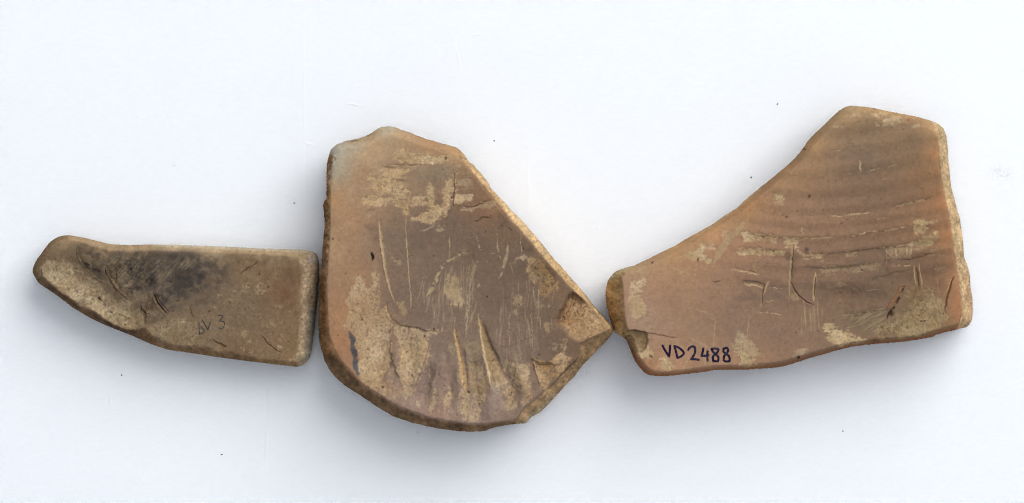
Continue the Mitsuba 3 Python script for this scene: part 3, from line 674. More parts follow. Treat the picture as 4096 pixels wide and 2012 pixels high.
for crop, pts in (('C', [(1335, 545), (1470, 522), (1390, 560), (1340, 600)]), ('C', [(1340, 620), (1490, 600), (1490, 640), (1340, 680)]), ('C', [(478, 905), (600, 908), (580, 925), (530, 930), (490, 962)]), ('C', [(1000, 320), (1180, 318), (1170, 335), (1000, 340)]), ('C', [(1285, 450), (1400, 470), (1380, 500), (1290, 480)]),
                  ('G', [(0, 550), (90, 560), (240, 500), (260, 530), (280, 590), (250, 585), (200, 560), (90, 590), (0, 580)]), ('G', [(420, 1000), (540, 968), (540, 1000), (430, 1030)]), ('G', [(10, 460), (80, 455), (100, 500), (20, 480)]), ('G', [(20, 930), (60, 925), (30, 980), (5, 975)]), ('C', [(1170, 1040), (1240, 1040), (1220, 1080), (1180, 1080)]),
                  ('D', [(640, 180), (700, 170), (760, 200), (740, 225), (690, 205)]), ('D', [(690, 145), (770, 150), (775, 185), (740, 170)])):
    S2.patch(crop, pts, (166, 142, 111), .75, .05, warp=.3, torn=.6, grit=.8, grain='h')
S2.patch('G', [(560, 1010), (650, 1020), (680, 1060), (720, 1100), (765, 1190), (740, 1235), (650, 1165), (560, 1125)], (152, 122, 88), .85, .12, torn=.6, grit=1.5)
S2.patch('E', [(570, 15), (640, 60), (700, 50), (720, 100), (770, 150), (780, 195), (740, 190), (690, 250), (650, 225), (640, 150), (560, 112)], (154, 125, 90), .85, .1, torn=.6, grit=1.5)
# lower half
for crop, pts in (('D', [(350, 285), (370, 300), (420, 315), (440, 400), (490, 400), (490, 300), (552, 285), (545, 370), (572, 450), (560, 590), (625, 600), (652, 720), (650, 900), (660, 1000), (640, 1085), (585, 1170), (605, 1265), (460, 1265), (390, 1170), (392, 1050), (370, 900), (310, 790), (242, 770), (290, 700), (300, 600), (268, 515), (330, 460), (385, 380)]),
                  ('D', [(662, 722), (700, 735), (840, 752), (900, 790), (1000, 800), (1140, 740), (1070, 795), (1015, 830), (980, 900), (1000, 980), (960, 1025), (905, 1180), (865, 1265), (740, 1265), (705, 1130), (740, 1000), (735, 880), (690, 800)]),
                  ('F', [(230, 30), (650, 80), (672, 250), (600, 455), (530, 530), (570, 600), (690, 560), (780, 650), (770, 760), (720, 800), (640, 760), (560, 700), (440, 640), (320, 570), (280, 520), (250, 300)]),
                  ('F', [(770, 0), (1150, 60), (1095, 300), (1050, 480), (965, 650), (925, 740), (850, 820), (820, 720), (840, 620), (790, 560), (770, 400), (780, 200)]),
                  ('F', [(1220, 640), (1260, 730), (1282, 800), (1240, 900), (1212, 975), (1160, 880), (1120, 800), (1150, 750)]),
                  ('F', [(1395, 500), (1410, 600), (1450, 640), (1480, 720), (1440, 850), (1350, 935), (1330, 900), (1370, 780), (1385, 650)]),
                  ('F', [(1530, 690), (1680, 680), (1692, 800), (1700, 900), (1740, 940), (1800, 930), (1790, 1000), (1760, 1060), (1590, 1055), (1560, 960), (1520, 800)]),
                  ('F', [(2130, 262), (2280, 350), (2400, 330), (2440, 600), (2505, 650), (2520, 720), (2450, 780), (2385, 830), (2335, 870), (2320, 700), (2250, 600), (2160, 450), (2110, 350)]),
                  ('F', [(1940, 200), (2010, 290), (2080, 400), (2170, 520), (2270, 640), (2240, 720), (2180, 800), (2060, 720), (1960, 640), (1920, 500), (1900, 320)]),
                  ('F', [(1700, 690), (1800, 660), (1870, 720), (1850, 840), (1790, 930), (1720, 900), (1710, 800)])):
    S2.patch(crop, pts, (183, 155, 119), .8, .05, warp=.4, torn=.5, grit=1.1, grain='v')
S2.patch('F', [(1640, 300), (1760, 320), (1860, 300), (1880, 560), (1870, 720), (1700, 690), (1660, 500)], (158, 132, 98), .85, .08, torn=.5, grit=.8, grain='v')
S2.patch('F', [(1620, 60), (1800, 60), (1840, 270), (1650, 300)], (150, 130, 100), .6, .03, torn=.6, grit=.6, grain='v')
S2.patch('F', [(2080, 800), (2270, 760), (2300, 860), (2180, 930), (2090, 900)], (178, 152, 114), .8, .03, torn=.6, grain='v')
S2.patch('F', [(1120, 640), (1172, 620), (1172, 700), (1120, 742)], (176, 148, 114), .8, .05, torn=.5)
S2.patch('F', [(1430, 20), (1480, 60), (1500, 200), (1440, 225), (1410, 100)], (168, 150, 122), .6, .02, torn=.7, grain='v')
S2.patch('F', [(1500, 480), (1580, 470), (1590, 600), (1520, 560)], (176, 158, 128), .6, .02, torn=.7, grain='v')
S2.patch('F', [(1030, 780), (1070, 790), (1040, 880), (1000, 890)], (190, 168, 142), .7, .0, torn=.5)
S2.patch('F', [(1930, 600), (2030, 560), (2080, 700), (1960, 740)], (186, 168, 150), .5, .0, torn=.7, grain='v')
for pts in ([(708, 525), (760, 520), (800, 600), (802, 662), (740, 605)], [(1140, 300), (1200, 330), (1255, 430), (1240, 580), (1170, 572), (1120, 440)], [(1258, 420), (1290, 428), (1272, 560), (1250, 600)]):
    S2.patch('D', pts, (176, 148, 112), .85, .06, torn=.6, grit=.8, grain='v')
for pts in ([(450, 240), (500, 228), (522, 280), (500, 312), (440, 280)], [(460, 330), (502, 350), (490, 372), (466, 356)], [(650, 290), (732, 300), (720, 330), (652, 342)], [(670, 420), (740, 430), (742, 480), (690, 505), (660, 460)], [(800, 560), (850, 540), (860, 620), (820, 640)], [(730, 580), (760, 570), (770, 620), (735, 625)]):
    S2.patch('E', pts, (162, 138, 106), .75, .05, torn=.6, grain='v')
S2.patch('E', [(598, 700), (640, 722), (720, 722), (762, 640), (830, 650), (872, 700), (822, 780), (742, 830), (702, 900), (662, 935), (640, 830), (615, 750)], (178, 146, 106), .9, .18, torn=.4, grit=1.3)
S2.patch('E', [(560, 20), (640, 40), (700, 140), (640, 160)], (130, 108, 84), .5, .05, torn=.6, grain='v')
# long gouges and creases, part of their shade painted into the colour
S2.line('F', [(660, 90), (678, 200), (690, 300), (740, 390), (785, 560), (800, 640)], [8, 14, 14, 12, 10, 6], (118, 96, 84), .35, .08)
S2.line('F', [(690, 290), (640, 400), (590, 460)], [10, 14, 6], (112, 92, 76), .35, .08)
S2.line('F', [(1195, 20), (1160, 90), (1100, 310), (1010, 540), (930, 745), (880, 800)], [6, 14, 14, 14, 12, 6], (112, 92, 78), .35, .08)
S2.line('F', [(1250, 380), (1180, 660), (1130, 745)], [6, 12, 6], (108, 90, 76), .35, .08)
S2.line('D', [(655, 700), (650, 900), (660, 1000)], [6, 10, 8], (112, 92, 80), .35, .08)
S2.line('D', [(622, 540), (640, 640), (668, 690), (735, 730)], [8, 20, 24, 10], (166, 132, 100), .8, .3, grit=1)
S2.line('C', [(622, 985), (636, 1090), (660, 1262), (672, 1330)], [10, 22, 32, 32], (184, 156, 118), .95, .15, .05)
S2.line('D', [(572, -10), (592, 120), (612, 240), (640, 380), (672, 480), (700, 550)], [26, 32, 26, 16, 12, 6], (182, 154, 118), .9, .22)
S2.line('D', [(560, 60), (588, 200), (604, 330)], [5, 6, 4], (98, 80, 66), .6, .12)
S2.line('C', [(872, 960), (876, 1100), (888, 1262), (892, 1330)], 6, (176, 156, 124), .85, .06)
S2.line('D', [(785, 0), (806, 200), (816, 350), (830, 490), (832, 575), (806, 605)], 7, (186, 162, 124), .9, .08)
S2.line('C', [(928, 700), (905, 800), (890, 900), (872, 960)], [6, 24, 34, 10], (176, 146, 108), .9, .15)
S2.line('C', [(1328, 530), (1328, 700), (1318, 860)], [8, 10, 8], (98, 78, 60), .7, .25)
S2.line('D', [(960, 498), (1005, 430), (1048, 345), (1085, 260), (1105, 225), (1180, 180), (1305, 118)], [16, 38, 26, 26, 30, 12, 16], (178, 154, 118), .85, .08, broken=.45)
S2.line('D', [(1150, 0), (1160, 110), (1148, 190)], [8, 12, 6], (160, 138, 108), .7, .08)
S2.line('F', [(1500, -20), (1545, 200), (1580, 400), (1612, 600), (1630, 690)], [20, 60, 70, 84, 50], (186, 152, 112), .92, .30, grit=1.1)
S2.line('F', [(1494, 0), (1532, 200), (1560, 400), (1580, 600)], [4, 10, 10, 6], (206, 176, 138), .8, -.1)  # lit left wall of this gouge, painted pale
S2.line('F', [(1600, 180), (1650, 360), (1668, 560), (1690, 760)], [6, 14, 14, 8], (112, 94, 76), .35, .08)
S2.line('D', [(1195, 745), (1215, 850), (1245, 1030), (1270, 1200)], [12, 34, 36, 40], (188, 154, 112), .92, .30, grit=1.0)
# the deepest gouge: wedge, its lit left wall and shaded right wall painted in
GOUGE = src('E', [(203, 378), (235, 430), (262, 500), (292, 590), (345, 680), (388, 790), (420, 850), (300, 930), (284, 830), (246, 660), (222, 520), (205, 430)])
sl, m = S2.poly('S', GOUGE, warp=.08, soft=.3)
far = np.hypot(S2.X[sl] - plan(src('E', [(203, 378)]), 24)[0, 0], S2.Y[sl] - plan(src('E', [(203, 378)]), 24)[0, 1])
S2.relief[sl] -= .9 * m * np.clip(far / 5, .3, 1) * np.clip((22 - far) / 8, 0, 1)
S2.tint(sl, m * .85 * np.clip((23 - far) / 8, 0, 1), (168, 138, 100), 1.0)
# streaks that run on down to the curved edge
for pts, w, c, al in (([(1180, 40), (1125, 500), (1060, 900)], 40, (138, 115, 102), .5), ([(1290, -60), (1285, 420), (1240, 940)], 60, (128, 106, 92), .5), ([(1360, 60), (1340, 500), (1310, 980)], 36, (134, 112, 98), .5), ([(1460, 300), (1475, 640), (1500, 1000)], 40, (132, 111, 98), .5), ([(1250, 400), (1200, 700), (1170, 960)], 24, (172, 148, 118), .5),
                      ([(1690, 560), (1705, 760), (1720, 900)], 34, (126, 106, 88), .6), ([(1890, 560), (1895, 800), (1850, 1000)], 50, (128, 106, 92), .6), ([(2010, 620), (2060, 850), (2040, 1040)], 60, (150, 128, 114), .6), ([(2290, 620), (2300, 800), (2260, 1000)], 40, (128, 108, 92), .6), ([(2450, 400), (2470, 640)], 50, (132, 110, 96), .5),
                      ([(1560, 640), (1600, 820), (1620, 1040)], 40, (198, 170, 130), .6), ([(1780, 900), (1770, 1060)], 50, (188, 160, 122), .6), ([(1320, 640), (1290, 860)], 20, (190, 164, 128), .6), ([(1110, 640), (1090, 900)], 18, (184, 158, 124), .5), ([(850, 560), (800, 760), (760, 900)], 30, (150, 126, 110), .5), ([(640, 700), (740, 800), (840, 860)], 26, (188, 164, 136), .5),
                      ([(1700, 40), (1740, 300), (1760, 620)], 90, (150, 126, 96), .45), ([(480, 40), (520, 300)], 60, (172, 150, 122), .4), ([(900, 60), (860, 400)], 60, (176, 152, 120), .4)):
    S2.line('F', pts, w, c, al, 0, wob=.3, broken=.35, soft=.45)
S2.line('E', [(203, 380), (222, 510), (246, 655), (282, 830), (296, 925)], [6, 12, 16, 18, 10], (208, 178, 140), .85, -.25)  # light on the left wall, painted as a pale line
S2.line('E', [(230, 410), (262, 500), (292, 590), (350, 690), (392, 800)], [4, 12, 16, 14, 6], (114, 94, 78), .4, .1)  # shade on the right wall, painted dark here and in the next line
S2.line('E', [(388, 800), (440, 840), (488, 905), (510, 945)], [6, 12, 10, 6], (118, 102, 86), .4, .1)
S2.line('E', [(588, 685), (625, 715), (680, 725), (735, 725)], [5, 9, 8, 5], (96, 74, 56), .55, .15)
S2.line('E', [(600, 700), (630, 800), (660, 930)], [6, 10, 8], (196, 162, 124), .7, -.1)
S2.line('E', [(930, 690), (860, 755), (790, 825), (755, 880)], [6, 9, 9, 6], (96, 72, 58), .7, .3)
S2.relief += .06 * S2.field(3.0) + .015 * S2.field(.9)
for x in np.linspace(330, 2480, 26):
    x = x + S2.rng.normal() * 30
    top = S2.rng.uniform(60, 520)
    cx, cy, bot = 1480, -1700, S2.rng.uniform(760, 1020)
    base = 1000 - 700 * max(0, (1000 - x) / 1000) - 250 * max(0, (x - 2000) / 500)
    bot = min(bot, base)
    at = lambda y: cx + (x - cx) * (y - cy) / (1000 - cy)
    S2.ridge('F', [(at(top), top), (at((top + bot) / 2) + S2.rng.normal() * 12, (top + bot) / 2), (at(bot), bot)], S2.rng.choice([-1, 1]) * S2.rng.uniform(.08, .2), S2.rng.uniform(.6, 1.2))
# the fan of flutes: soft hollows and the ledges between them
for pts, d in (([(500, -100), (560, 200), (480, 560)], -.35), ([(700, 60), (760, 300), (830, 600)], .35), ([(930, 0), (930, 300), (880, 640)], -.4), ([(1150, 100), (1060, 420), (960, 700)], .3), ([(1210, 300), (1130, 560), (1060, 860)], -.3), ([(1330, 200), (1300, 520), (1220, 860)], .35), ([(1440, 300), (1440, 700), (1380, 900)], -.3), ([(1500, 300), (1510, 600), (1500, 900)], .25),
               ([(1720, 200), (1760, 500), (1780, 900)], -.4), ([(1880, 700), (1900, 900), (1880, 1050)], .35), ([(2120, 300), (2200, 700), (2150, 950)], -.4), ([(2200, 300), (2330, 560), (2400, 800)], .2)):
    S2.ridge('F', pts, d, 2.0)
S2.ledge('F', [(785, 600), (740, 390), (690, 300), (675, 190), (660, 60)], .35, 2.5)
S2.ledge('F', [(1200, 20), (1160, 90), (1100, 310), (1010, 540), (930, 745), (870, 810)], .45, 2.5)
S2.ledge('F', [(1260, 380), (1180, 660), (1120, 760)], .25, 2.0)
S2.ledge('F', [(1660, 680), (1640, 360), (1600, 120)], .3, 2.0)
S2.ledge('D', [(1150, 740), (1000, 790), (840, 745), (735, 730), (668, 690), (640, 640)], .35, 3.0)
S2.ledge('E', [(760, 730), (680, 728), (625, 718), (585, 682)], .6, 3.0)
S2.ledge('E', [(580, 690), (630, 830), (665, 940)], -.35, 2.0)
S2.ledge('C', [(1640, 800), (1480, 860), (1340, 880)], .25, 2.5)
S2.ledge('G', [(260, 635), (180, 650), (60, 690)], .25, 2.5)
S2.ledge('C', [(940, 488), (800, 486), (628, 492)], .15, 1.5)
S2.ledge('C', [(1100, 455), (960, 458), (850, 462), (690, 456)], .2, 1.5)
S2.ledge('C', [(1328, 860), (1330, 700), (1330, 540)], .25, 1.6)
S2.shade('E', [(250, 400), (340, 620), (440, 840), (400, 830), (330, 700), (270, 560)], (104, 86, 72), .5, .3)  # painted shade down the right wall of the deepest gouge
S2.shade('F', [(1100, 420), (1250, 330), (1240, 560), (1140, 760), (960, 800), (1020, 620)], (140, 117, 104), .5, 1.0, grain='v')
S2.shade('F', [(1930, 600), (2060, 700), (2100, 900), (1980, 1060), (1880, 1040), (1900, 800)], (150, 128, 114), .7, .9, grain='v')
# cracks
for crop, pts, w in (('E', [(275, 635), (320, 622), (380, 605), (440, 600), (500, 575), (590, 545)], 7), ('E', [(495, 390), (560, 368), (600, 360), (650, 345), (720, 342), (790, 346)], 6), ('E', [(620, 398), (680, 380), (720, 390), (750, 406), (800, 380)], 8), ('E', [(115, 728), (180, 718), (250, 703)], 7),
                     ('G', [(90, 560), (180, 528), (260, 498)], 9), ('G', [(110, 668), (180, 650), (255, 640)], 9), ('C', [(560, 590), (720, 590), (830, 605), (900, 615)], 8), ('C', [(700, 455), (850, 462), (960, 455), (1080, 460)], 8), ('C', [(1340, 870), (1400, 850), (1480, 860), (1640, 805)], 11), ('C', [(1560, 965), (1640, 945)], 12), ('C', [(630, 495), (800, 487), (940, 490)], 5),
                     ('G', [(0, 560), (60, 570), (110, 558)], 8), ('G', [(290, 745), (370, 735), (430, 800)], 12), ('C', [(620, 870), (520, 890), (480, 900)], 6)):
    S2.line(crop, pts, w * .7, (92, 72, 56), .55, .14, lip=.04, broken=.3, wob=.22)
# light nicks
for crop, pts, w in (('G', [(118, 818), (135, 880), (155, 930), (205, 1025)], [8, 14, 16, 8]), ('G', [(283, 788), (298, 900), (322, 1012)], [8, 14, 8]), ('G', [(378, 870), (382, 930), (360, 1020), (335, 1100), (302, 1195)], [8, 28, 34, 26, 6]), ('G', [(490, 790), (500, 960)], [8, 10]), ('G', [(405, 1040), (430, 1130)], [10, 6]), ('G', [(0, 850), (80, 818)], [10, 6]), ('G', [(200, 970), (290, 950)], [12, 6]),
                     ('C', [(1278, 1110), (1284, 1200), (1290, 1262)], [6, 12, 8]), ('C', [(1540, 1130), (1550, 1200), (1580, 1262)], [8, 8, 10]), ('C', [(1405, 1175), (1500, 1140)], [7, 4]), ('C', [(1000, 1090), (1080, 1065), (1150, 1010), (1190, 985)], [8, 22, 14, 6]), ('C', [(1290, 945), (1385, 945)], [12, 6]), ('C', [(1505, 730), (1515, 800)], [6, 6]), ('C', [(280, 632), (340, 680), (400, 738)], [5, 9, 6]),
                     ('E', [(640, 130), (645, 300), (655, 500)], [10, 12, 8]), ('E', [(608, 110), (608, 270)], [8, 6]), ('E', [(430, 350), (430, 660)], [6, 7]), ('E', [(590, 360), (600, 680)], [7, 8]), ('E', [(130, 340), (118, 540)], [8, 5]), ('F', [(1440, 700), (1420, 860), (1395, 1020)], [10, 12, 6]), ('F', [(1310, 540), (1280, 740)], [7, 5]), ('F', [(800, 680), (750, 850)], [6, 7]), ('F', [(2240, 870), (2225, 1000)], [8, 6]),
                     ('F', [(1165, 330), (1160, 650)], [10, 14]), ('D', [(1030, 560), (1025, 740)], [5, 8]), ('D', [(1310, 440), (1305, 620), (1295, 800)], [8, 12, 6]), ('D', [(1350, 460), (1400, 400), (1430, 375)], [6, 20, 6]), ('D', [(1365, 280), (1385, 220), (1410, 180)], [20, 16, 8]), ('D', [(1390, 10), (1410, 100), (1476, 210)], [8, 12, 12])):
    S2.line(crop, pts, np.asarray(w) * .85, (176, 154, 124), .7, .08, broken=.25, wob=.12)
S2.hatch('D', [(900, 420), (1130, 320), (1370, 200), (1370, 800), (1050, 760), (940, 520)], 83, 90, 90, 4.0, (172, 150, 120), .5)
S2.hatch('E', [(380, 180), (760, 120), (740, 500), (560, 720), (420, 760), (330, 560)], 91, 70, 90, 5.0, (166, 144, 116), .45)
S2.hatch('E', [(20, 80), (180, 60), (170, 360), (60, 400)], 82, 30, 90, 4.0, (172, 150, 118), .5)
S2.hatch('F', [(600, 300), (1000, 650), (2000, 900), (2050, 1050), (1500, 1040), (900, 880), (700, 760)], 84, 70, 60, 3, (184, 158, 128), .5)
S2.hatch('C', [(900, 600), (1250, 560), (1220, 840), (950, 760)], 80, 40, 45, 3, (160, 140, 112), .5)
S2.hatch('G', [(20, 400), (250, 380), (500, 760), (450, 1000), (100, 1000), (20, 700)], 75, 45, 40, 4, (140, 118, 96), .4, spread=20)
S2.hatch('C', [(500, 470), (940, 470), (900, 640), (880, 860), (480, 840)], 2, 50, 55, 6, (186, 158, 120), .7, spread=3)
S2.hatch('C', [(780, 320), (1300, 380), (1200, 470), (780, 450)], 2, 26, 60, 6, (184, 156, 120), .6, spread=4)
S2.hatch('C', [(620, 640), (1240, 560), (1230, 860), (640, 840)], 84, 36, 40, 4, (140, 119, 96), .55, spread=4)
S2.hatch('C', [(1050, 400), (1320, 400), (1460, 500), (1500, 800), (1340, 850), (1250, 500)], 12, 40, 60, 4, (160, 138, 108), .5)
# marks: charcoal streak, black blot, pits
S2.patch('D', [(302, 795), (325, 790), (352, 850), (345, 900), (372, 960), (380, 1080), (396, 1165), (378, 1172), (345, 1080), (322, 950), (318, 870)], (82, 80, 82), .9, 0, warp=.2, torn=.25, grit=.6, grain='v', soft=.25)
S2.patch('D', [(488, 125), (508, 122), (520, 150), (515, 170), (505, 190), (498, 168)], (38, 28, 24), .95, .1, warp=.15, torn=.2, soft=.12)
for crop, x, y, r in (('D', 413, 695, 7), ('D', 1026, 772, 8), ('D', 216, 828, 4), ('C', 1303, 775, 9), ('C', 190, 1163, 7), ('F', 570, 628, 12), ('F', 1662, 690, 12), ('E', 266, 248, 7), ('E', 137, 936, 6), ('D', 1222, 835, 5), ('D', 1020, 155, 5), ('D', 945, 835, 8)):
    S2.spot(crop, x, y, r, (58, 42, 32), .85, depth=.2)
S2.spot('E', 404, 551, 8, (150, 92, 62), .8)
S2.spot('E', 805, 710, 12, (92, 82, 78), .7)
dark = (S2.field(.2) > 1.7) & (S2.grit > .8)
S2.col[dark] *= .86
# flanks
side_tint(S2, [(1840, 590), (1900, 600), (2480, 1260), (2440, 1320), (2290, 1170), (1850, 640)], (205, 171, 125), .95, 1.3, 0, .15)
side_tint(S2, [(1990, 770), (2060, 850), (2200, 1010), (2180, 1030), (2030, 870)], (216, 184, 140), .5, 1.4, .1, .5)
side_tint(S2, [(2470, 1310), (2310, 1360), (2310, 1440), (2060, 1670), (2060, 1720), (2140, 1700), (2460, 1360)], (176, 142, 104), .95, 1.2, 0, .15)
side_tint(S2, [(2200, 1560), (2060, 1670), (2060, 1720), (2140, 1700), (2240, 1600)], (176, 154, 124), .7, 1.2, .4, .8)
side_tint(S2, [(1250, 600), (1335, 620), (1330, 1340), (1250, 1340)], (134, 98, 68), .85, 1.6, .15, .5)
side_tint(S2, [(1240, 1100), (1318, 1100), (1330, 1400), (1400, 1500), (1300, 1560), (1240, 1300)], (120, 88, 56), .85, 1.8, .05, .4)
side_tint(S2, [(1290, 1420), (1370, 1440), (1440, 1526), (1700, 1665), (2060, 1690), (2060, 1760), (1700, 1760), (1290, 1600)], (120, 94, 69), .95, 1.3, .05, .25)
side_tint(S2, [(1380, 560), (1500, 520), (1500, 560), (1400, 590)], (166, 138, 104), .6, 1.4, .3, .8)
S2.mottle([(1200, 1100), (1330, 1100), (1345, 1400), (1480, 1560), (2070, 1700), (2070, 1800), (1200, 1800)], .11)
S2.mottle([(1200, 600), (1345, 620), (1335, 1100), (1200, 1100)], .18, .25, .8)
S2.mottle([(1830, 580), (2520, 1280), (2440, 1330), (1830, 650)], .07, .2, .7)
S2.mottle([(2500, 1300), (2300, 1370), (2040, 1670), (2060, 1760), (2500, 1500)], .10, .25, .7)
S2.line('C', [(330, 245), (400, 235), (440, 230)], [5, 10, 6], (100, 76, 54), .7, .3)
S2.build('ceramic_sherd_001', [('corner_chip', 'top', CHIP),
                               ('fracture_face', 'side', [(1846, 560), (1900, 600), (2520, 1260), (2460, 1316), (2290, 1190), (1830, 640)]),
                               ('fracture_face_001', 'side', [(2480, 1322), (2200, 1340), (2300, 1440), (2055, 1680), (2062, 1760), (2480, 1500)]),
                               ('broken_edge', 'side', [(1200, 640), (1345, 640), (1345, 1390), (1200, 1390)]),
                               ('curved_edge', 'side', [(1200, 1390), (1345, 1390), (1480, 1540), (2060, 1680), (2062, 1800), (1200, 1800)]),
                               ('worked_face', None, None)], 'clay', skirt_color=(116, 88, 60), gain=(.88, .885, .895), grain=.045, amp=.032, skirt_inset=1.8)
labels['ceramic_sherd_001'] = {'label': 'largest clay fragment with long gouges, scraped ochre patches and a pointed broken corner', 'category': 'pottery fragment', 'group': 'three clay fragments laid in a row'}
labels['ceramic_sherd_001__corner_chip'] = {'label': 'rough chipped corner pointing to the marked fragment'}
labels['ceramic_sherd_001__fracture_face'] = {'label': 'pale straight broken face along the upper slope'}
labels['ceramic_sherd_001__fracture_face_001'] = {'label': 'brown pitted broken face below the pointed corner'}
labels['ceramic_sherd_001__broken_edge'] = {'label': 'thin rough reddish broken edge'}
labels['ceramic_sherd_001__curved_edge'] = {'label': 'dark curved lower edge'}

# ------------------------------------------------------------------ right piece: ribbed, marked VD 2488
RO = [(3405, 423, 13), (3462, 428, 11), (3510, 436, 9), (3557, 447, 9), (3614, 457, 10), (3671, 469, 10), (3728, 484, 11), (3756, 497, 10), (3775, 516, 8), (3785, 542, 5), (3790, 580, 4), (3792, 628, 4), (3797, 675, 4), (3802, 722, 4), (3805, 751, 4),
      (3816, 789, 4), (3828, 836, 4), (3840, 879, 4), (3846, 922, 4), (3853, 969, 4), (3855, 1025, 4), (3868, 1059, 4), (3880, 1101, 4), (3882, 1153, 4), (3890, 1191, 4), (3891, 1239, 4), (3888, 1281, 5), (3877, 1298, 6), (3865, 1309, 7), (3813, 1320, 8),
      (3766, 1331, 8), (3733, 1341, 8), (3728, 1348, 8), (3680, 1356, 9), (3614, 1366, 9), (3543, 1372, 9), (3453, 1379, 9), (3400, 1387, 10), (3339, 1402, 10), (3282, 1419, 10), (3235, 1432, 10), (3187, 1448, 10), (3134, 1465, 10), (3083, 1472, 10), (2955, 1479, 11),
      (2858, 1479, 11), (2807, 1488, 11), (2711, 1500, 11), (2647, 1504, 11), (2596, 1501, 11), (2573, 1487, 11), (2545, 1452, 11), (2527, 1415, 11), (2514, 1378, 11), (2505, 1358, 11), (2480, 1341, 11), (2459, 1332, 11), (2457, 1318, 11), (2443, 1291, 11),
      (2435, 1258, 11), (2426, 1220, 11), (2422, 1187, 11), (2423, 1159, 11), (2431, 1125, 12), (2445, 1102, 12), (2464, 1083, 12), (2502, 1071, 12), (2540, 1061, 12), (2568, 1047, 11), (2606, 1028, 10), (2653, 1005, 10), (2701, 983, 10), (2742, 956, 10), (2798, 926, 10),
      (2853, 896, 10), (2898, 862, 10), (2947, 832, 10), (2981, 801, 10), (3014, 771, 10), (3052, 741, 11), (3097, 705, 12), (3141, 669, 12), (3185, 627, 12), (3207, 600, 12), (3230, 566, 12), (3252, 541, 12), (3291, 505, 13), (3325, 471, 13), (3353, 445, 13), (3377, 429, 13)]
RR = [(3410, 462), (3480, 474), (3540, 482), (3600, 484), (3660, 498), (3710, 510), (3745, 530), (3752, 590), (3754, 661), (3765, 732), (3779, 803), (3793, 874), (3805, 945), (3806, 969), (3821, 1049), (3827, 1115), (3834, 1158), (3843, 1229), (3841, 1262), (3836, 1296),
      (3790, 1306), (3740, 1322), (3680, 1338), (3610, 1348), (3540, 1354), (3450, 1361), (3395, 1370), (3335, 1385), (3280, 1400), (3230, 1414), (3180, 1428), (3130, 1444), (3080, 1452), (2955, 1461), (2858, 1462), (2800, 1470), (2710, 1482), (2647, 1486), (2605, 1480), (2585, 1462),
      (2560, 1430), (2545, 1395), (2532, 1345), (2513, 1320), (2506, 1301), (2499, 1258), (2495, 1211), (2494, 1149), (2486, 1111), (2500, 1098), (2545, 1084), (2600, 1060), (2660, 1032), (2720, 1002), (2790, 962), (2860, 920), (2915, 882), (2970, 845), (3020, 802),
      (3065, 765), (3110, 728), (3155, 692), (3200, 648), (3230, 612), (3252, 582), (3290, 545), (3330, 502), (3365, 475)]


def right_profile(s):
    r = np.ones_like(s.X) * .8
    r[inside(s, [(3735, 480), (3900, 480), (3950, 1330), (3830, 1310)])] = 0.0
    r[inside(s, [(2380, 1130), (2500, 1100), (2520, 1370), (2380, 1370)])] = 0.35
    return ndi.gaussian_filter(r, 6)


S3 = Sherd(RO, RR, 22.0, 37, out_round=0.3, rim_round=0.3, profile=right_profile, edge_noise=0.07)
S3.prepare()
S3.base([((3400, 440), (172, 142, 108)), ((3330, 520), (164, 132, 100)), ((3480, 480), (146, 120, 92)), ((3600, 490), (164, 134, 102)), ((3720, 520), (190, 150, 110)), ((3650, 560), (140, 114, 90)), ((3500, 560), (146, 117, 92)), ((3400, 600), (150, 121, 96)), ((3250, 580), (184, 144, 104)), ((3280, 650), (162, 127, 98)),
         ((3150, 700), (172, 132, 98)), ((3450, 660), (132, 108, 90)), ((3550, 640), (140, 112, 88)), ((3650, 620), (142, 112, 86)), ((3700, 700), (148, 112, 82)), ((3740, 620), (188, 134, 94)), ((3755, 800), (186, 130, 90)), ((3780, 950), (182, 128, 90)), ((3810, 1100), (180, 128, 93)), ((3830, 1230), (172, 120, 87)), ((3000, 830), (182, 136, 96)), ((2850, 920), (192, 145, 104)),
         ((2700, 1000), (188, 146, 106)), ((2560, 1070), (180, 150, 116)), ((3050, 900), (164, 126, 100)), ((3200, 820), (160, 124, 98)), ((3350, 800), (148, 116, 94)), ((3500, 780), (142, 111, 90)), ((3650, 800), (146, 110, 84)), ((3350, 900), (156, 120, 96)), ((3550, 900), (142, 109, 86)), ((3700, 930), (140, 106, 82)), ((2950, 1000), (166, 125, 98)),
         ((2750, 1080), (168, 128, 99)), ((2620, 1120), (170, 130, 102)), ((2550, 1180), (164, 128, 106)), ((2700, 1200), (158, 123, 98)), ((2850, 1150), (152, 119, 97)), ((3000, 1100), (150, 116, 94)), ((3150, 1050), (150, 116, 94)), ((3300, 1030), (146, 113, 92)), ((3500, 1030), (132, 104, 85)), ((3650, 1080), (122, 95, 76)), ((3740, 1080), (130, 99, 77)),
         ((2950, 1220), (144, 114, 95)), ((3100, 1180), (132, 105, 88)), ((3250, 1200), (136, 107, 90)), ((3400, 1150), (134, 105, 86)), ((3500, 1180), (122, 98, 81)), ((2650, 1300), (164, 130, 108)), ((2580, 1280), (166, 136, 115)), ((2800, 1330), (158, 126, 103)), ((2950, 1350), (146, 117, 98)), ((3100, 1350), (136, 109, 92)), ((3250, 1330), (138, 112, 94)), ((2700, 1460), (176, 134, 106)),
         ((2900, 1440), (168, 130, 102)), ((3050, 1420), (158, 122, 97)), ((3180, 1400), (144, 113, 93)), ((3350, 1300), (132, 108, 88)), ((3450, 1290), (126, 104, 84)), ((3600, 1280), (126, 106, 82)), ((3750, 1260), (134, 110, 84)), ((2600, 1470), (168, 124, 94))])
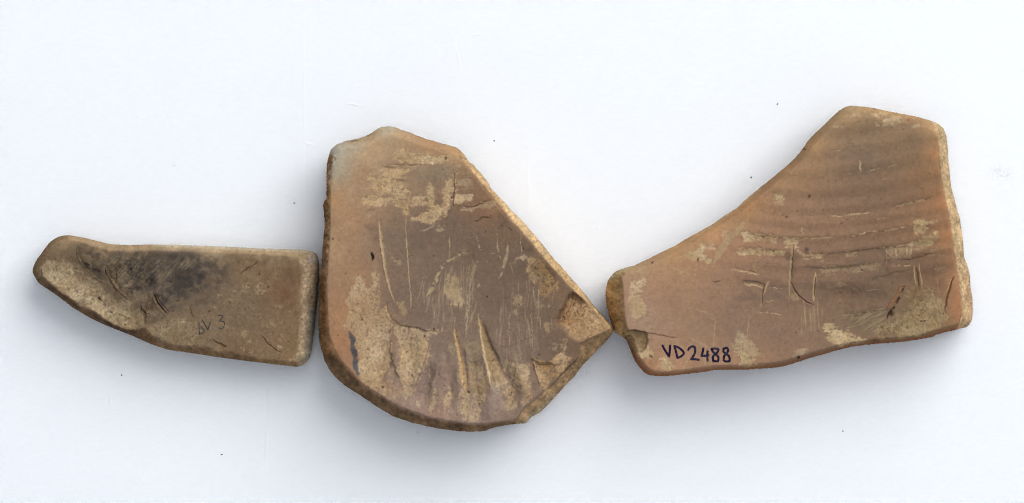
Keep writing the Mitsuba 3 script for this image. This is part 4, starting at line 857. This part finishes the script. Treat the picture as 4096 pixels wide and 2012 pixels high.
# ribs: shallow throwing waves that bow downward in the middle
rib_y = [(545, 26, .3), (640, 30, .45), (722, 26, .35), (800, 28, .45), (865, 22, .35), (925, 20, .32), (985, 20, .34), (1045, 18, .36), (1100, 20, .32), (1165, 22, .32)]
px_x = S3.X / (PX * 1000 * (1 - .022)) + 2048
px_y = 1006 - S3.Y / (PX * 1000 * (1 - .022))
bow = 45 * (1 - ((px_x - 3250) / 420) ** 2) + 6 * S3.field(6.0)
wgt = 1 / (1 + np.exp(-(px_x - 2980 + (px_y - 950) * .4) / 60))
for y, w, d in rib_y:
    u = (px_y - (y - 20) - bow + 30) / w
    d = d * (1.15 if y < 800 else 1.25)
    S3.relief -= d * wgt * np.exp(-u ** 2) * .9
    S3.relief += d * wgt * np.exp(-(u + 2.2) ** 2) * .35
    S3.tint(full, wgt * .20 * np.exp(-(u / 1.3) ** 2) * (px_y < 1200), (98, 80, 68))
for x, y, rx, ry, d in ((3300, 950, 420, 250, -.6), (3600, 1250, 140, 90, -.5), (2750, 1250, 260, 150, .25)):
    q = plan([(x, y)], 22)[0]
    S3.relief += d * np.exp(-((S3.X - q[0]) / (rx * PX * 1000)) ** 2 - ((S3.Y - q[1]) / (ry * PX * 1000)) ** 2)
S3.shade('I', [(820, 330), (1000, 350), (1150, 420), (1200, 560), (1080, 650), (900, 640), (830, 520)], (122, 104, 90), .5, 3)
S3.shade('I', [(960, 760), (1250, 720), (1450, 760), (1300, 860), (1000, 860)], (122, 103, 88), .45, 2.5)
S3.shade('J', [(880, 380), (1180, 400), (1150, 480), (900, 480)], (112, 94, 80), .5, 1.5)
S3.shade('J', [(1200, 330), (1270, 330), (1270, 560), (1200, 560)], (118, 96, 80), .5, 1)
S3.shade('J', [(0, 640), (200, 620), (420, 660), (420, 780), (200, 800), (0, 760)], (112, 92, 80), .5, 1.5)
S3.shade('J', [(660, 620), (1100, 600), (1300, 700), (1100, 800), (800, 800)], (110, 86, 70), .5, 2)
S3.shade('J', [(1560, 420), (1740, 440), (1740, 640), (1560, 600)], (120, 88, 70), .6, 1)
S3.shade('J', [(900, 880), (1300, 800), (1300, 980), (1000, 980)], (110, 95, 80), .5, 1.2)
# the notch broken out above the number
NOTCH = src('K', [(335, 788), (420, 790), (505, 812), (508, 860), (490, 925), (455, 968), (400, 985), (360, 960), (340, 900), (310, 850), (300, 800)])
sl, m = S3.poly('S', NOTCH, warp=.12)
q = plan(src('K', [(505, 830)]), 22)[0]
S3.relief[sl] -= m * (1.7 + .22 * np.clip(q[0] - S3.X[sl], 0, 14))
S3.tint(sl, m * .9, (166, 138, 104), 1.6)
S3.shade('K', [(400, 795), (505, 815), (500, 900), (460, 930), (420, 860)], (122, 96, 66), .6, .5)
# pale patches
for crop, pts, c, a in (('K', [(348, 400), (400, 362), (470, 350), (492, 310), (502, 400), (472, 440), (460, 470), (380, 500), (340, 460)], (178, 150, 116), .8), ('K', [(345, 500), (440, 470), (462, 560), (520, 610), (490, 640), (460, 675), (400, 682), (350, 600)], (176, 148, 114), .8),
                        ('K', [(380, 970), (430, 985), (480, 950), (512, 812), (522, 850), (502, 920), (545, 960), (520, 1022), (420, 1012)], (184, 158, 122), .85), ('K', [(600, 1020), (680, 1008), (722, 1060), (682, 1112), (590, 1100)], (182, 154, 118), .85),
                        ('K', [(1218, 900), (1290, 940), (1340, 980), (1432, 1020), (1424, 1082), (1250, 1092), (1310, 1050), (1250, 980)], (176, 150, 114), .85), ('J', [(0, 1000), (60, 1030), (160, 1120), (180, 1200), (60, 1230), (0, 1180)], (172, 146, 110), .75),
                        ('J', [(700, 940), (760, 930), (832, 970), (930, 1000), (1000, 1030), (1105, 1062), (1050, 1100), (900, 1122), (800, 1105), (760, 1022)], (184, 156, 117), .92), ('J', [(480, 1170), (560, 1150), (610, 1160), (560, 1200), (440, 1215)], (164, 140, 112), .7),
                        ('J', [(1480, 58), (1560, 68), (1622, 110), (1600, 172), (1520, 192), (1488, 130)], (166, 140, 104), .85), ('J', [(1440, 252), (1550, 230), (1640, 180), (1704, 152), (1702, 240), (1640, 290), (1560, 322), (1480, 312)], (166, 142, 106), .88), ('J', [(1610, 90), (1700, 50), (1690, 75), (1620, 105)], (160, 134, 100), .7),
                        ('J', [(1600, 330), (1720, 310), (1720, 345), (1610, 370)], (150, 124, 92), .7), ('J', [(508, 338), (622, 328), (722, 350), (722, 402), (680, 405), (560, 382)], (184, 156, 118), .9), ('J', [(900, 350), (1012, 335), (1010, 352), (960, 388), (900, 368)], (176, 148, 112), .8),
                        ('J', [(28, 165), (142, 182), (142, 232), (90, 252), (40, 202)], (176, 148, 112), .85), ('J', [(142, 182), (400, 208), (372, 240), (282, 242), (142, 215)], (168, 140, 106), .75), ('J', [(395, 200), (512, 218), (514, 335), (490, 330), (470, 262), (410, 300), (400, 260)], (176, 150, 114), .85),
                        ('J', [(0, 300), (400, 325), (402, 350), (100, 362), (0, 342)], (172, 144, 108), .75), ('J', [(1270, 300), (1460, 270), (1470, 370), (1270, 400)], (152, 126, 96), .6), ('J', [(700, 460), (920, 450), (1200, 420), (1190, 470), (900, 500), (700, 500)], (158, 132, 100), .6), ('J', [(750, 600), (960, 595), (940, 620), (760, 630)], (156, 130, 98), .6),
                        ('J', [(520, 150), (560, 130), (575, 175), (545, 190)], (170, 144, 112), .8), ('J', [(110, 450), (190, 440), (240, 470), (160, 500)], (154, 126, 96), .6), ('J', [(440, 660), (500, 700), (520, 730), (440, 740)], (168, 136, 104), .7), ('J', [(1670, 460), (1740, 450), (1740, 480), (1680, 490)], (146, 120, 90), .6),
                        ('L', [(1052, 780), (1110, 755), (1130, 790), (1080, 815)], (166, 135, 104), .6), ('L', [(800, 928), (870, 918), (930, 850), (942, 848), (935, 900), (900, 940), (1002, 960), (982, 1002), (920, 972), (860, 978), (820, 962)], (174, 146, 112), .85), ('L', [(950, 842), (1032, 870), (1022, 898), (950, 882)], (172, 140, 110), .7),
                        ('L', [(1200, 778), (1290, 798), (1290, 842), (1220, 822)], (172, 146, 112), .8), ('L', [(1190, 902), (1300, 915), (1280, 948), (1190, 932)], (172, 146, 112), .8), ('L', [(1438, 508), (1512, 508), (1505, 542), (1440, 550)], (176, 150, 116), .8), ('L', [(1480, 560), (1532, 570), (1502, 592)], (176, 148, 116), .8), ('L', [(718, 1028), (760, 1058), (842, 1070), (760, 1068)], (170, 142, 110), .8),
                        ('I', [(1095, 225), (1180, 190), (1260, 150), (1320, 132), (1420, 150), (1400, 200), (1300, 225), (1160, 232)], (166, 138, 106), .7), ('I', [(880, 155), (960, 140), (1000, 100), (1030, 130), (960, 165)], (164, 138, 106), .7), ('I', [(770, 240), (860, 215), (950, 208), (880, 240), (800, 252)], (170, 144, 112), .7),
                        ('I', [(1120, 130), (1250, 100), (1300, 130), (1180, 150)], (174, 144, 108), .6), ('I', [(1500, 215), (1540, 205), (1540, 240), (1510, 245)], (160, 134, 104), .6)):
    S3.patch(crop, pts, tuple(v + 10 for v in c), min(1, a + .08), .06, warp=.3, torn=.42, grit=.9, grain='h')
S3.patch('J', [(1400, 700), (1440, 650), (1560, 622), (1690, 690), (1745, 790), (1800, 900), (1705, 985), (1530, 1035), (1420, 1055), (1320, 1050), (1290, 990), (1400, 880), (1450, 770)], (150, 126, 93), .85, .12, warp=.4, torn=.42, grit=1.6)
S3.patch('J', [(1200, 960), (1320, 870), (1420, 900), (1300, 1040), (1180, 1060)], (146, 122, 92), .75, .05, torn=.6, grit=1.4)
S3.hatch('J', [(900, 880), (1250, 820), (1250, 1000), (1000, 990)], 30, 36, 70, 4, (164, 140, 108), .6, spread=12)
# ridged creases: shade painted dark on the upper lip, pale line below
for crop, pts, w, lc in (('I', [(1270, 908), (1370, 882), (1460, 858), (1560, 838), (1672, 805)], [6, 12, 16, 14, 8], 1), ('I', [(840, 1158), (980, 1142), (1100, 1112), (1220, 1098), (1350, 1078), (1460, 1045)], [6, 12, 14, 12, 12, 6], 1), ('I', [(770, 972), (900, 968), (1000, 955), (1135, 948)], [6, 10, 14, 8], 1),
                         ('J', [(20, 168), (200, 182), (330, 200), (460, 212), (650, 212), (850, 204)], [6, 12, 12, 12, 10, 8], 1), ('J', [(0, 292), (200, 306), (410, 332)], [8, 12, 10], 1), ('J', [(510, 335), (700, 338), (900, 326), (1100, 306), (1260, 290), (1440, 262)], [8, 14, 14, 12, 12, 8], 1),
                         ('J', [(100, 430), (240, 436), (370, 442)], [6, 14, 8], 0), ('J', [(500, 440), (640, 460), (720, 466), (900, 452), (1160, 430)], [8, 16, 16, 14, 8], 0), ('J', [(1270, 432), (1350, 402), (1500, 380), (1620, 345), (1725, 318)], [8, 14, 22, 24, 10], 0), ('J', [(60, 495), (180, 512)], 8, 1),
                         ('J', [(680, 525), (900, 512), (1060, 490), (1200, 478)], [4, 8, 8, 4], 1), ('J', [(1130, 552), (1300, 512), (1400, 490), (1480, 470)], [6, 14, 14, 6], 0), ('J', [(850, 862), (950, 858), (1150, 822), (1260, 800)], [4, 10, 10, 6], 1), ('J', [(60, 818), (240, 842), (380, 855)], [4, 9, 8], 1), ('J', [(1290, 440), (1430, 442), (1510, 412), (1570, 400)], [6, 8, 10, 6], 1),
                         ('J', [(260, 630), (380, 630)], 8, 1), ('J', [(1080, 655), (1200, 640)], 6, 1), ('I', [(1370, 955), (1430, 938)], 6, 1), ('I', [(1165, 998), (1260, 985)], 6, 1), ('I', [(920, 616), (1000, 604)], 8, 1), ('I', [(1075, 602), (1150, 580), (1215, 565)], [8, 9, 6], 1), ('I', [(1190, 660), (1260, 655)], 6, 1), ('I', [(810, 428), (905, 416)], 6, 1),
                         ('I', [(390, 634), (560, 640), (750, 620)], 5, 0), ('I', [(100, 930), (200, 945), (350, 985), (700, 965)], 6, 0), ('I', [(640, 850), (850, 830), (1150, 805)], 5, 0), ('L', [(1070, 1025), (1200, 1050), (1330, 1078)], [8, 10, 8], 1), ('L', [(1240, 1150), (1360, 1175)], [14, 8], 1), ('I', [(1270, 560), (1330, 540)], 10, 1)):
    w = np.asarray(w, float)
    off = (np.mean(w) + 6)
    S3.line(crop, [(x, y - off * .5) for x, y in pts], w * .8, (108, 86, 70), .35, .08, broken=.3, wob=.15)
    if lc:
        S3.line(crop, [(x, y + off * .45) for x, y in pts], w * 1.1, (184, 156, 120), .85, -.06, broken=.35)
S3.line('J', [(30, 575), (120, 585), (222, 602)], [10, 22, 18], (104, 84, 70), .55, .25)
S3.line('J', [(55, 602), (140, 612), (232, 634)], [8, 18, 14], (180, 150, 116), .85, .05)
for pts, d in (([(1672, 800), (1560, 838), (1460, 858), (1270, 905)], .3), ([(1460, 1045), (1350, 1078), (1220, 1098), (980, 1142), (840, 1158)], .25)):
    S3.ledge('I', pts, d * .75, 2.5)
for pts, d in (([(850, 200), (650, 210), (460, 210), (330, 198), (20, 165)], .25), ([(410, 330), (200, 304), (0, 290)], .25), ([(1440, 262), (1260, 290), (1100, 306), (900, 326), (700, 338), (510, 335)], .3), ([(1160, 428), (900, 450), (720, 464), (640, 458), (500, 438)], .3), ([(1725, 316), (1620, 343), (1500, 378), (1350, 400)], .35), ([(1480, 468), (1300, 510), (1130, 550)], .25),
               ([(640, 780), (565, 740), (510, 690), (475, 640), (455, 570)], -.5), ([(1260, 800), (1150, 822), (950, 858), (850, 862)], .2)):
    S3.ledge('J', pts, d * .75, 2.5)
S3.ridge('J', [(425, 340), (430, 480), (425, 620)], -.35, 1.6)
S3.ridge('J', [(700, 610), (900, 600), (1150, 560)], .4, 2.4)
S3.ridge('J', [(760, 720), (950, 720), (1250, 680)], -.4, 2.6)
S3.ridge('J', [(900, 830), (1100, 800), (1250, 760)], .3, 2.0)
S3.ridge('J', [(1235, 300), (1235, 560)], -.25, 1.2)
S3.ridge('K', [(600, 480), (900, 560), (1300, 600)], .25, 6)
S3.ridge('I', [(700, 350), (1100, 310), (1500, 250)], -.2, 2.6)
S3.ridge('I', [(700, 560), (1100, 520), (1500, 440)], .2, 2.6)
S3.shade('J', [(480, 330), (1250, 300), (1740, 380), (1760, 700), (1420, 700), (1260, 900), (700, 900), (430, 700)], (110, 90, 74), .42, 3.0, 1.5, 'h', .3)
S3.shade('I', [(820, 300), (1250, 280), (1560, 300), (1560, 480), (1250, 620), (950, 660), (820, 520)], (122, 101, 84), .4, 3.0, 1.5, 'h', .3)
S3.shade('I', [(700, 760), (1300, 730), (1640, 700), (1640, 860), (1200, 920), (760, 930)], (120, 97, 80), .35, 2.0, 1.5, 'h', .3)
S3.shade('K', [(900, 560), (1476, 500), (1476, 900), (1150, 880)], (122, 100, 86), .35, 3.0, 1.5, 'n', .2)
# vertical cuts
S3.shade('J', [(400, 345), (470, 300), (475, 560), (440, 700), (400, 600)], (134, 108, 90), .6, .4)
S3.line('J', [(470, 262), (455, 380), (446, 520), (440, 600), (432, 765)], [10, 18, 16, 12, 6], (168, 140, 108), .85, .05)
S3.line('J', [(476, 280), (466, 380), (460, 480), (458, 560)], [6, 8, 9, 8], (92, 70, 54), .7, .2)
S3.line('J', [(458, 580), (475, 640), (510, 690), (565, 740), (640, 780)], [8, 13, 15, 14, 6], (92, 72, 58), .5, .3, .12)
S3.line('J', [(658, 498), (656, 560), (650, 660), (645, 752)], [12, 26, 26, 18], (178, 150, 116), .9, .1)
S3.line('J', [(660, 530), (654, 640), (648, 720)], [6, 12, 8], (98, 72, 54), .8, .3)
S3.line('J', [(262, 575), (240, 640), (215, 700), (205, 805)], [16, 14, 12, 6], (176, 148, 112), .85, .05)
S3.line('J', [(228, 600), (216, 680), (208, 780)], [6, 8, 6], (96, 72, 56), .8, .3)
S3.line('J', [(225, 742), (270, 752), (308, 742)], [10, 12, 8], (166, 138, 106), .8, .1)
S3.line('J', [(1262, 300), (1262, 450)], [10, 10], (172, 146, 112), .7, .1)
for x in (1345, 1432, 1470):
    S3.line('J', [(x, 275), (x - 4, 375)], [10, 14], (172, 146, 110), .75, .08)
S3.line('J', [(1488, 445), (1498, 540), (1512, 625)], [8, 10, 6], (178, 148, 112), .85, .05)
S3.line('J', [(1530, 430), (1545, 540), (1562, 640)], [8, 12, 6], (172, 140, 106), .85, .05)
S3.line('J', [(1512, 470), (1524, 560), (1535, 640)], [8, 13, 8], (96, 70, 52), .7, .3)
S3.line('J', [(1690, 560), (1698, 660)], [14, 8], (154, 128, 98), .6, .1)
S3.line('J', [(1412, 618), (1390, 660), (1360, 730), (1310, 810), (1270, 860), (1260, 930)], [8, 16, 20, 20, 12, 6], (88, 64, 48), .65, .6, broken=.35)
S3.line('J', [(1425, 608), (1385, 615), (1362, 660), (1320, 730), (1280, 790), (1250, 830)], [8, 18, 24, 36, 24, 8], (142, 102, 74), .85, -.35)
S3.line('J', [(1820, 545), (1795, 630), (1768, 715), (1750, 830)], [6, 18, 16, 5], (96, 70, 54), .5, .5)
S3.line('J', [(1812, 548), (1780, 620), (1760, 700)], [6, 10, 6], (198, 150, 112), .6, -.1)
S3.line('J', [(1885, 870), (1878, 930)], [14, 8], (96, 66, 48), .7, .4)
S3.line('L', [(1240, 672), (1222, 702), (1180, 755), (1120, 815), (1075, 875), (1040, 940), (995, 1015)], [4, 22, 34, 46, 52, 44, 8], (172, 142, 110), .85, .10)
S3.line('L', [(890, 965), (880, 1010), (866, 1070), (848, 1130)], [8, 10, 8, 5], (168, 138, 106), .7, .12)
S3.line('L', [(884, 985), (890, 960)], 10, (80, 56, 42), .8, .3)
S3.line('J', [(545, 115), (550, 180)], 8, (178, 152, 118), .8, .08)
S3.line('I', [(1031, 508), (1033, 560), (1040, 612)], [6, 20, 5], (182, 156, 120), .9, .1)
S3.line('I', [(1475, 515), (1490, 550), (1512, 590)], [6, 9, 12], (128, 98, 72), .7, .1)
S3.line('I', [(64, 1000), (40, 1060), (0, 1130)], [6, 24, 30], (170, 142, 108), .8, .08)
S3.line('K', [(345, 782), (420, 786), (540, 810), (660, 832), (790, 846)], [14, 12, 6, 5, 4], (104, 80, 64), .75, .25, lip=.05)
S3.line('K', [(1120, 370), (1080, 375), (1040, 360)], [8, 14, 6], (104, 80, 62), .7, .2)
S3.line('K', [(975, 700), (960, 740)], [14, 8], (164, 136, 108), .6, .1)
S3.line('K', [(740, 248), (790, 280), (870, 298)], [10, 14, 6], (174, 146, 112), .8, .06)
for pts in ([(1080, 670), (1062, 900), (1035, 1105)], [(1340, 830), (1315, 945)], [(892, 848), (880, 912)], [(866, 980), (808, 1125)], [(682, 840), (650, 892)], [(622, 968), (575, 1130)], [(562, 960), (545, 1092)], [(768, 870), (760, 900)], [(995, 900), (1000, 1090)], [(1365, 650), (1345, 830)], [(900, 600), (1060, 650)], [(870, 850), (1030, 930)]):
    S3.line('K', pts, 6, (184, 156, 124), .65, .05)
S3.hatch('J', [(540, 790), (740, 790), (740, 900), (540, 950)], 93, 14, 90, 5, (168, 142, 110), .6, spread=3)
S3.hatch('K', [(1100, 700), (1470, 640), (1470, 1000), (1250, 1060)], 86, 22, 90, 3, (166, 140, 112), .4)
S3.hatch('K', [(340, 320), (1400, 200), (1450, 800), (500, 760)], 60, 40, 25, 3, (120, 92, 72), .4, spread=50)
# spots
S3.spot('J', 522, 1216, 14, (30, 26, 26), .95, 4, depth=.1, rough=.6)
S3.spot('J', 585, 310, 18, (72, 58, 54), .8)
S3.spot('J', 1165, 1085, 26, (92, 62, 42), .7, depth=.3)
S3.spot('J', 1300, 860, 20, (56, 38, 28), .9, depth=.5)
S3.spot('I', 1452, 165, 10, (148, 74, 48), .85)
for crop, x, y, r in (('I', 605, 815, 12), ('I', 505, 940, 5), ('I', 380, 968, 5), ('I', 880, 1040, 6), ('I', 415, 985, 9), ('I', 1555, 750, 5), ('I', 1085, 175, 5), ('I', 1045, 272, 5), ('I', 580, 410, 6), ('L', 1670, 172, 6), ('L', 560, 995, 8), ('K', 630, 1145, 6), ('J', 1060, 440, 5), ('J', 1652, 520, 5)):
    S3.spot(crop, x, y, r, (76, 54, 42), .8, depth=.15)
dark = (S3.field(.2) > 2.0) & (S3.grit > .8)
S3.col[dark] *= .84
# flanks
side_tint(S3, [(3735, 470), (3960, 470), (3960, 1330), (3838, 1320), (3842, 1240), (3800, 950)], (190, 161, 124), .95, 1.4, .05, .25)
side_tint(S3, [(3850, 1090), (3960, 1090), (3960, 1330), (3838, 1320)], (188, 150, 116), .6, .9, .3, .7)
side_tint(S3, [(2380, 1060), (2498, 1090), (2515, 1330), (2490, 1360), (2380, 1360)], (170, 137, 96), .95, 1.1, .0, .2)
side_tint(S3, [(2420, 1060), (2540, 1050), (2520, 1100), (2440, 1130)], (176, 160, 124), .7, .5, .3, .8)
side_tint(S3, [(2540, 1080), (2760, 960), (3050, 735), (3050, 760), (2780, 985), (2560, 1100)], (192, 164, 124), .7, 1.2, .5, .95)
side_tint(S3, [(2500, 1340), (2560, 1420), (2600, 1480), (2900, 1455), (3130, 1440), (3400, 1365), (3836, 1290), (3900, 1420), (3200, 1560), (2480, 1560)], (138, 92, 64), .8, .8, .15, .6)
side_tint(S3, [(3440, 400), (3730, 460), (3720, 500), (3440, 460)], (190, 154, 112), .6, 1.2, .3, .8)
S3.mottle([(3735, 470), (3960, 470), (3960, 1340), (3830, 1320)], .08, .22, .8)
S3.mottle([(2350, 1080), (2500, 1090), (2520, 1370), (2350, 1370)], .10, .25, 1.0)
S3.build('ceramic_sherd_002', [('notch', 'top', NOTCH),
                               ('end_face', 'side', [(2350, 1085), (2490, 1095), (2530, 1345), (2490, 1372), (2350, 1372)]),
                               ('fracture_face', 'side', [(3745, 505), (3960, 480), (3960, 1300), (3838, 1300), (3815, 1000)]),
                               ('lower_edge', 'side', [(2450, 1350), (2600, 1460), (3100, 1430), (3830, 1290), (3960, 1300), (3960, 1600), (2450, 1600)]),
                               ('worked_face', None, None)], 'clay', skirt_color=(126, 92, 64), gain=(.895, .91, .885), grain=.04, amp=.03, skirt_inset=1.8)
L3 = [[[(633, 912), (660, 962), (687, 1002)], [(687, 1002), (694, 955), (696, 912)]],
      [[(732, 916), (746, 962), (758, 1016)], [(732, 916), (790, 945), (812, 976), (792, 1000), (758, 1016)]],
      [[(850, 946), (866, 926), (886, 918), (906, 930), (908, 960), (892, 1000), (874, 1026), (902, 1026), (936, 1032)]],
      [[(975, 938), (970, 970), (962, 998), (988, 998), (1020, 992)], [(1012, 962), (1010, 1000), (1012, 1038)]],
      [[(1046, 940), (1076, 936), (1104, 946), (1090, 975), (1072, 988), (1056, 1012), (1062, 1042), (1098, 1044), (1104, 1016), (1086, 988), (1062, 968), (1046, 942)]],
      [[(1148, 938), (1174, 932), (1186, 952), (1172, 980), (1152, 1000), (1148, 1032), (1172, 1046), (1200, 1038), (1196, 1008), (1168, 980), (1146, 960), (1148, 938)]]]
for n, st in enumerate(L3):
    ink(S3, 'ceramic_sherd_002__ink_inscription__character' + (f'_{n:03d}' if n else ''), 'K', st, 19, 'ink', (.014, .010, .028), (.04, .032, .05))
labels['ceramic_sherd_002'] = {'label': 'ribbed brown clay fragment with orange rim, marked VD 2488 in dark ink', 'category': 'pottery fragment', 'group': 'three clay fragments laid in a row'}
labels['ceramic_sherd_002__notch'] = {'label': 'small notch broken out above the ink number'}
labels['ceramic_sherd_002__fracture_face'] = {'label': 'pale rough broken face beside the orange rim'}
labels['ceramic_sherd_002__end_face'] = {'label': 'olive brown blunt end facing the pointed corner'}
labels['ceramic_sherd_002__lower_edge'] = {'label': 'reddish brown lower edge'}
labels['ceramic_sherd_002__ink_inscription'] = {'label': 'dark blue marker writing VD 2488'}

# ------------------------------------------------------------------ specks of grit on the paper, and the paper's dents
grit_rng = np.random.default_rng(5)
SPECKS = [(696, 661, 3), (3110, 416, 5), (1976, 563, 5), (3005, 710, 4), (1177, 813, 4), (487, 1500, 4), (3371, 1724, 4), (1670, 1729, 3), (887, 1818, 4)]
for n, (x, y, r) in enumerate(SPECKS):
    b = trimesh.creation.icosphere(subdivisions=1, radius=1.0)
    v = b.vertices * (1 + .25 * grit_rng.normal(size=(len(b.vertices), 1)))
    v = v * [r * PX * grit_rng.uniform(.55, .85), r * PX * grit_rng.uniform(.5, .75), r * PX * .3]
    x3, y3 = plan([(x, y)])[0] / 1000
    v += [x3, y3, -v[:, 2].min()]
    key = 'grit_speck' + (f'_{n:03d}' if n else '')
    scene[key] = mikit.ply(trimesh.Trimesh(v, b.faces, process=False), 'grit_dark')
    labels[key] = {'label': 'tiny dark speck of grit lying on the white paper', 'category': 'speck', 'group': 'specks of grit scattered on the paper'}

# dents, scratches and faint folds pressed into the sheet: low welts of the paper itself
scene['paper_welt'] = {'type': 'diffuse', 'reflectance': {'type': 'rgb', 'value': [0.864, 0.885, 0.908]}}
WELTS = [([(438, 1588), (441, 1605), (439, 1622)], 5, .16), ([(548, 1970), (560, 1940), (590, 1860)], 3, .05), ([(1380, 414), (1410, 416), (1445, 426)], 5, .12), ([(953, 1631), (985, 1660)], 4, .08), ([(545, 458), (552, 470)], 6, .14), ([(1212, 565), (1235, 576), (1260, 580)], 5, .10), ([(1890, 140), (1925, 137)], 5, .12), ([(665, 1508), (675, 1512)], 5, .14),
         ([(1816, 135), (1835, 240), (1850, 370)], 5, .05), ([(1218, 20), (1217, 500), (1219, 900)], 5, .04), ([(1067, 1480), (1066, 2000)], 5, .05), ([(2115, 560), (2116, 860)], 4, .04), ([(2382, 910), (2400, 916)], 6, .12), ([(3880, 1755), (3935, 1800)], 4, .05), ([(1080, 1640), (1083, 1655)], 4, .12), ([(90, 880), (130, 1000)], 4, .04), ([(2820, 1690), (2870, 1640)], 4, .05), ([(2570, 790), (2610, 794)], 3, .05)]
for n, (pts, w, hgt) in enumerate(WELTS):
    p = plan(pts)
    t = np.r_[0, np.cumsum(np.linalg.norm(np.diff(p, axis=0), axis=1))]
    u = np.linspace(0, t[-1], 24)
    c = np.stack([np.interp(u, t, p[:, k]) for k in (0, 1)], 1)
    d = np.gradient(c, axis=0)
    d /= np.linalg.norm(d, axis=1, keepdims=True)
    nn = np.stack([-d[:, 1], d[:, 0]], 1)
    prof = np.sin(np.linspace(0, math.pi, 24)) ** .5
    rows = []
    for a in np.linspace(-1, 1, 7):
        e = c + nn * (a * w * PX * 1000 * prof)[:, None]
        rows.append(np.column_stack([e, hgt * prof * (1 - a * a) + .004]))
    v = np.vstack(rows) / 1000
    k = np.arange(7 * 24).reshape(7, 24)
    f = np.stack([k[:-1, :-1].ravel(), k[:-1, 1:].ravel(), k[1:, 1:].ravel(), k[1:, :-1].ravel()], 1)
    scene['paper_ground__crease' + (f'_{n:03d}' if n else '')] = mikit.ply((v, f), 'paper_welt', smooth=True)
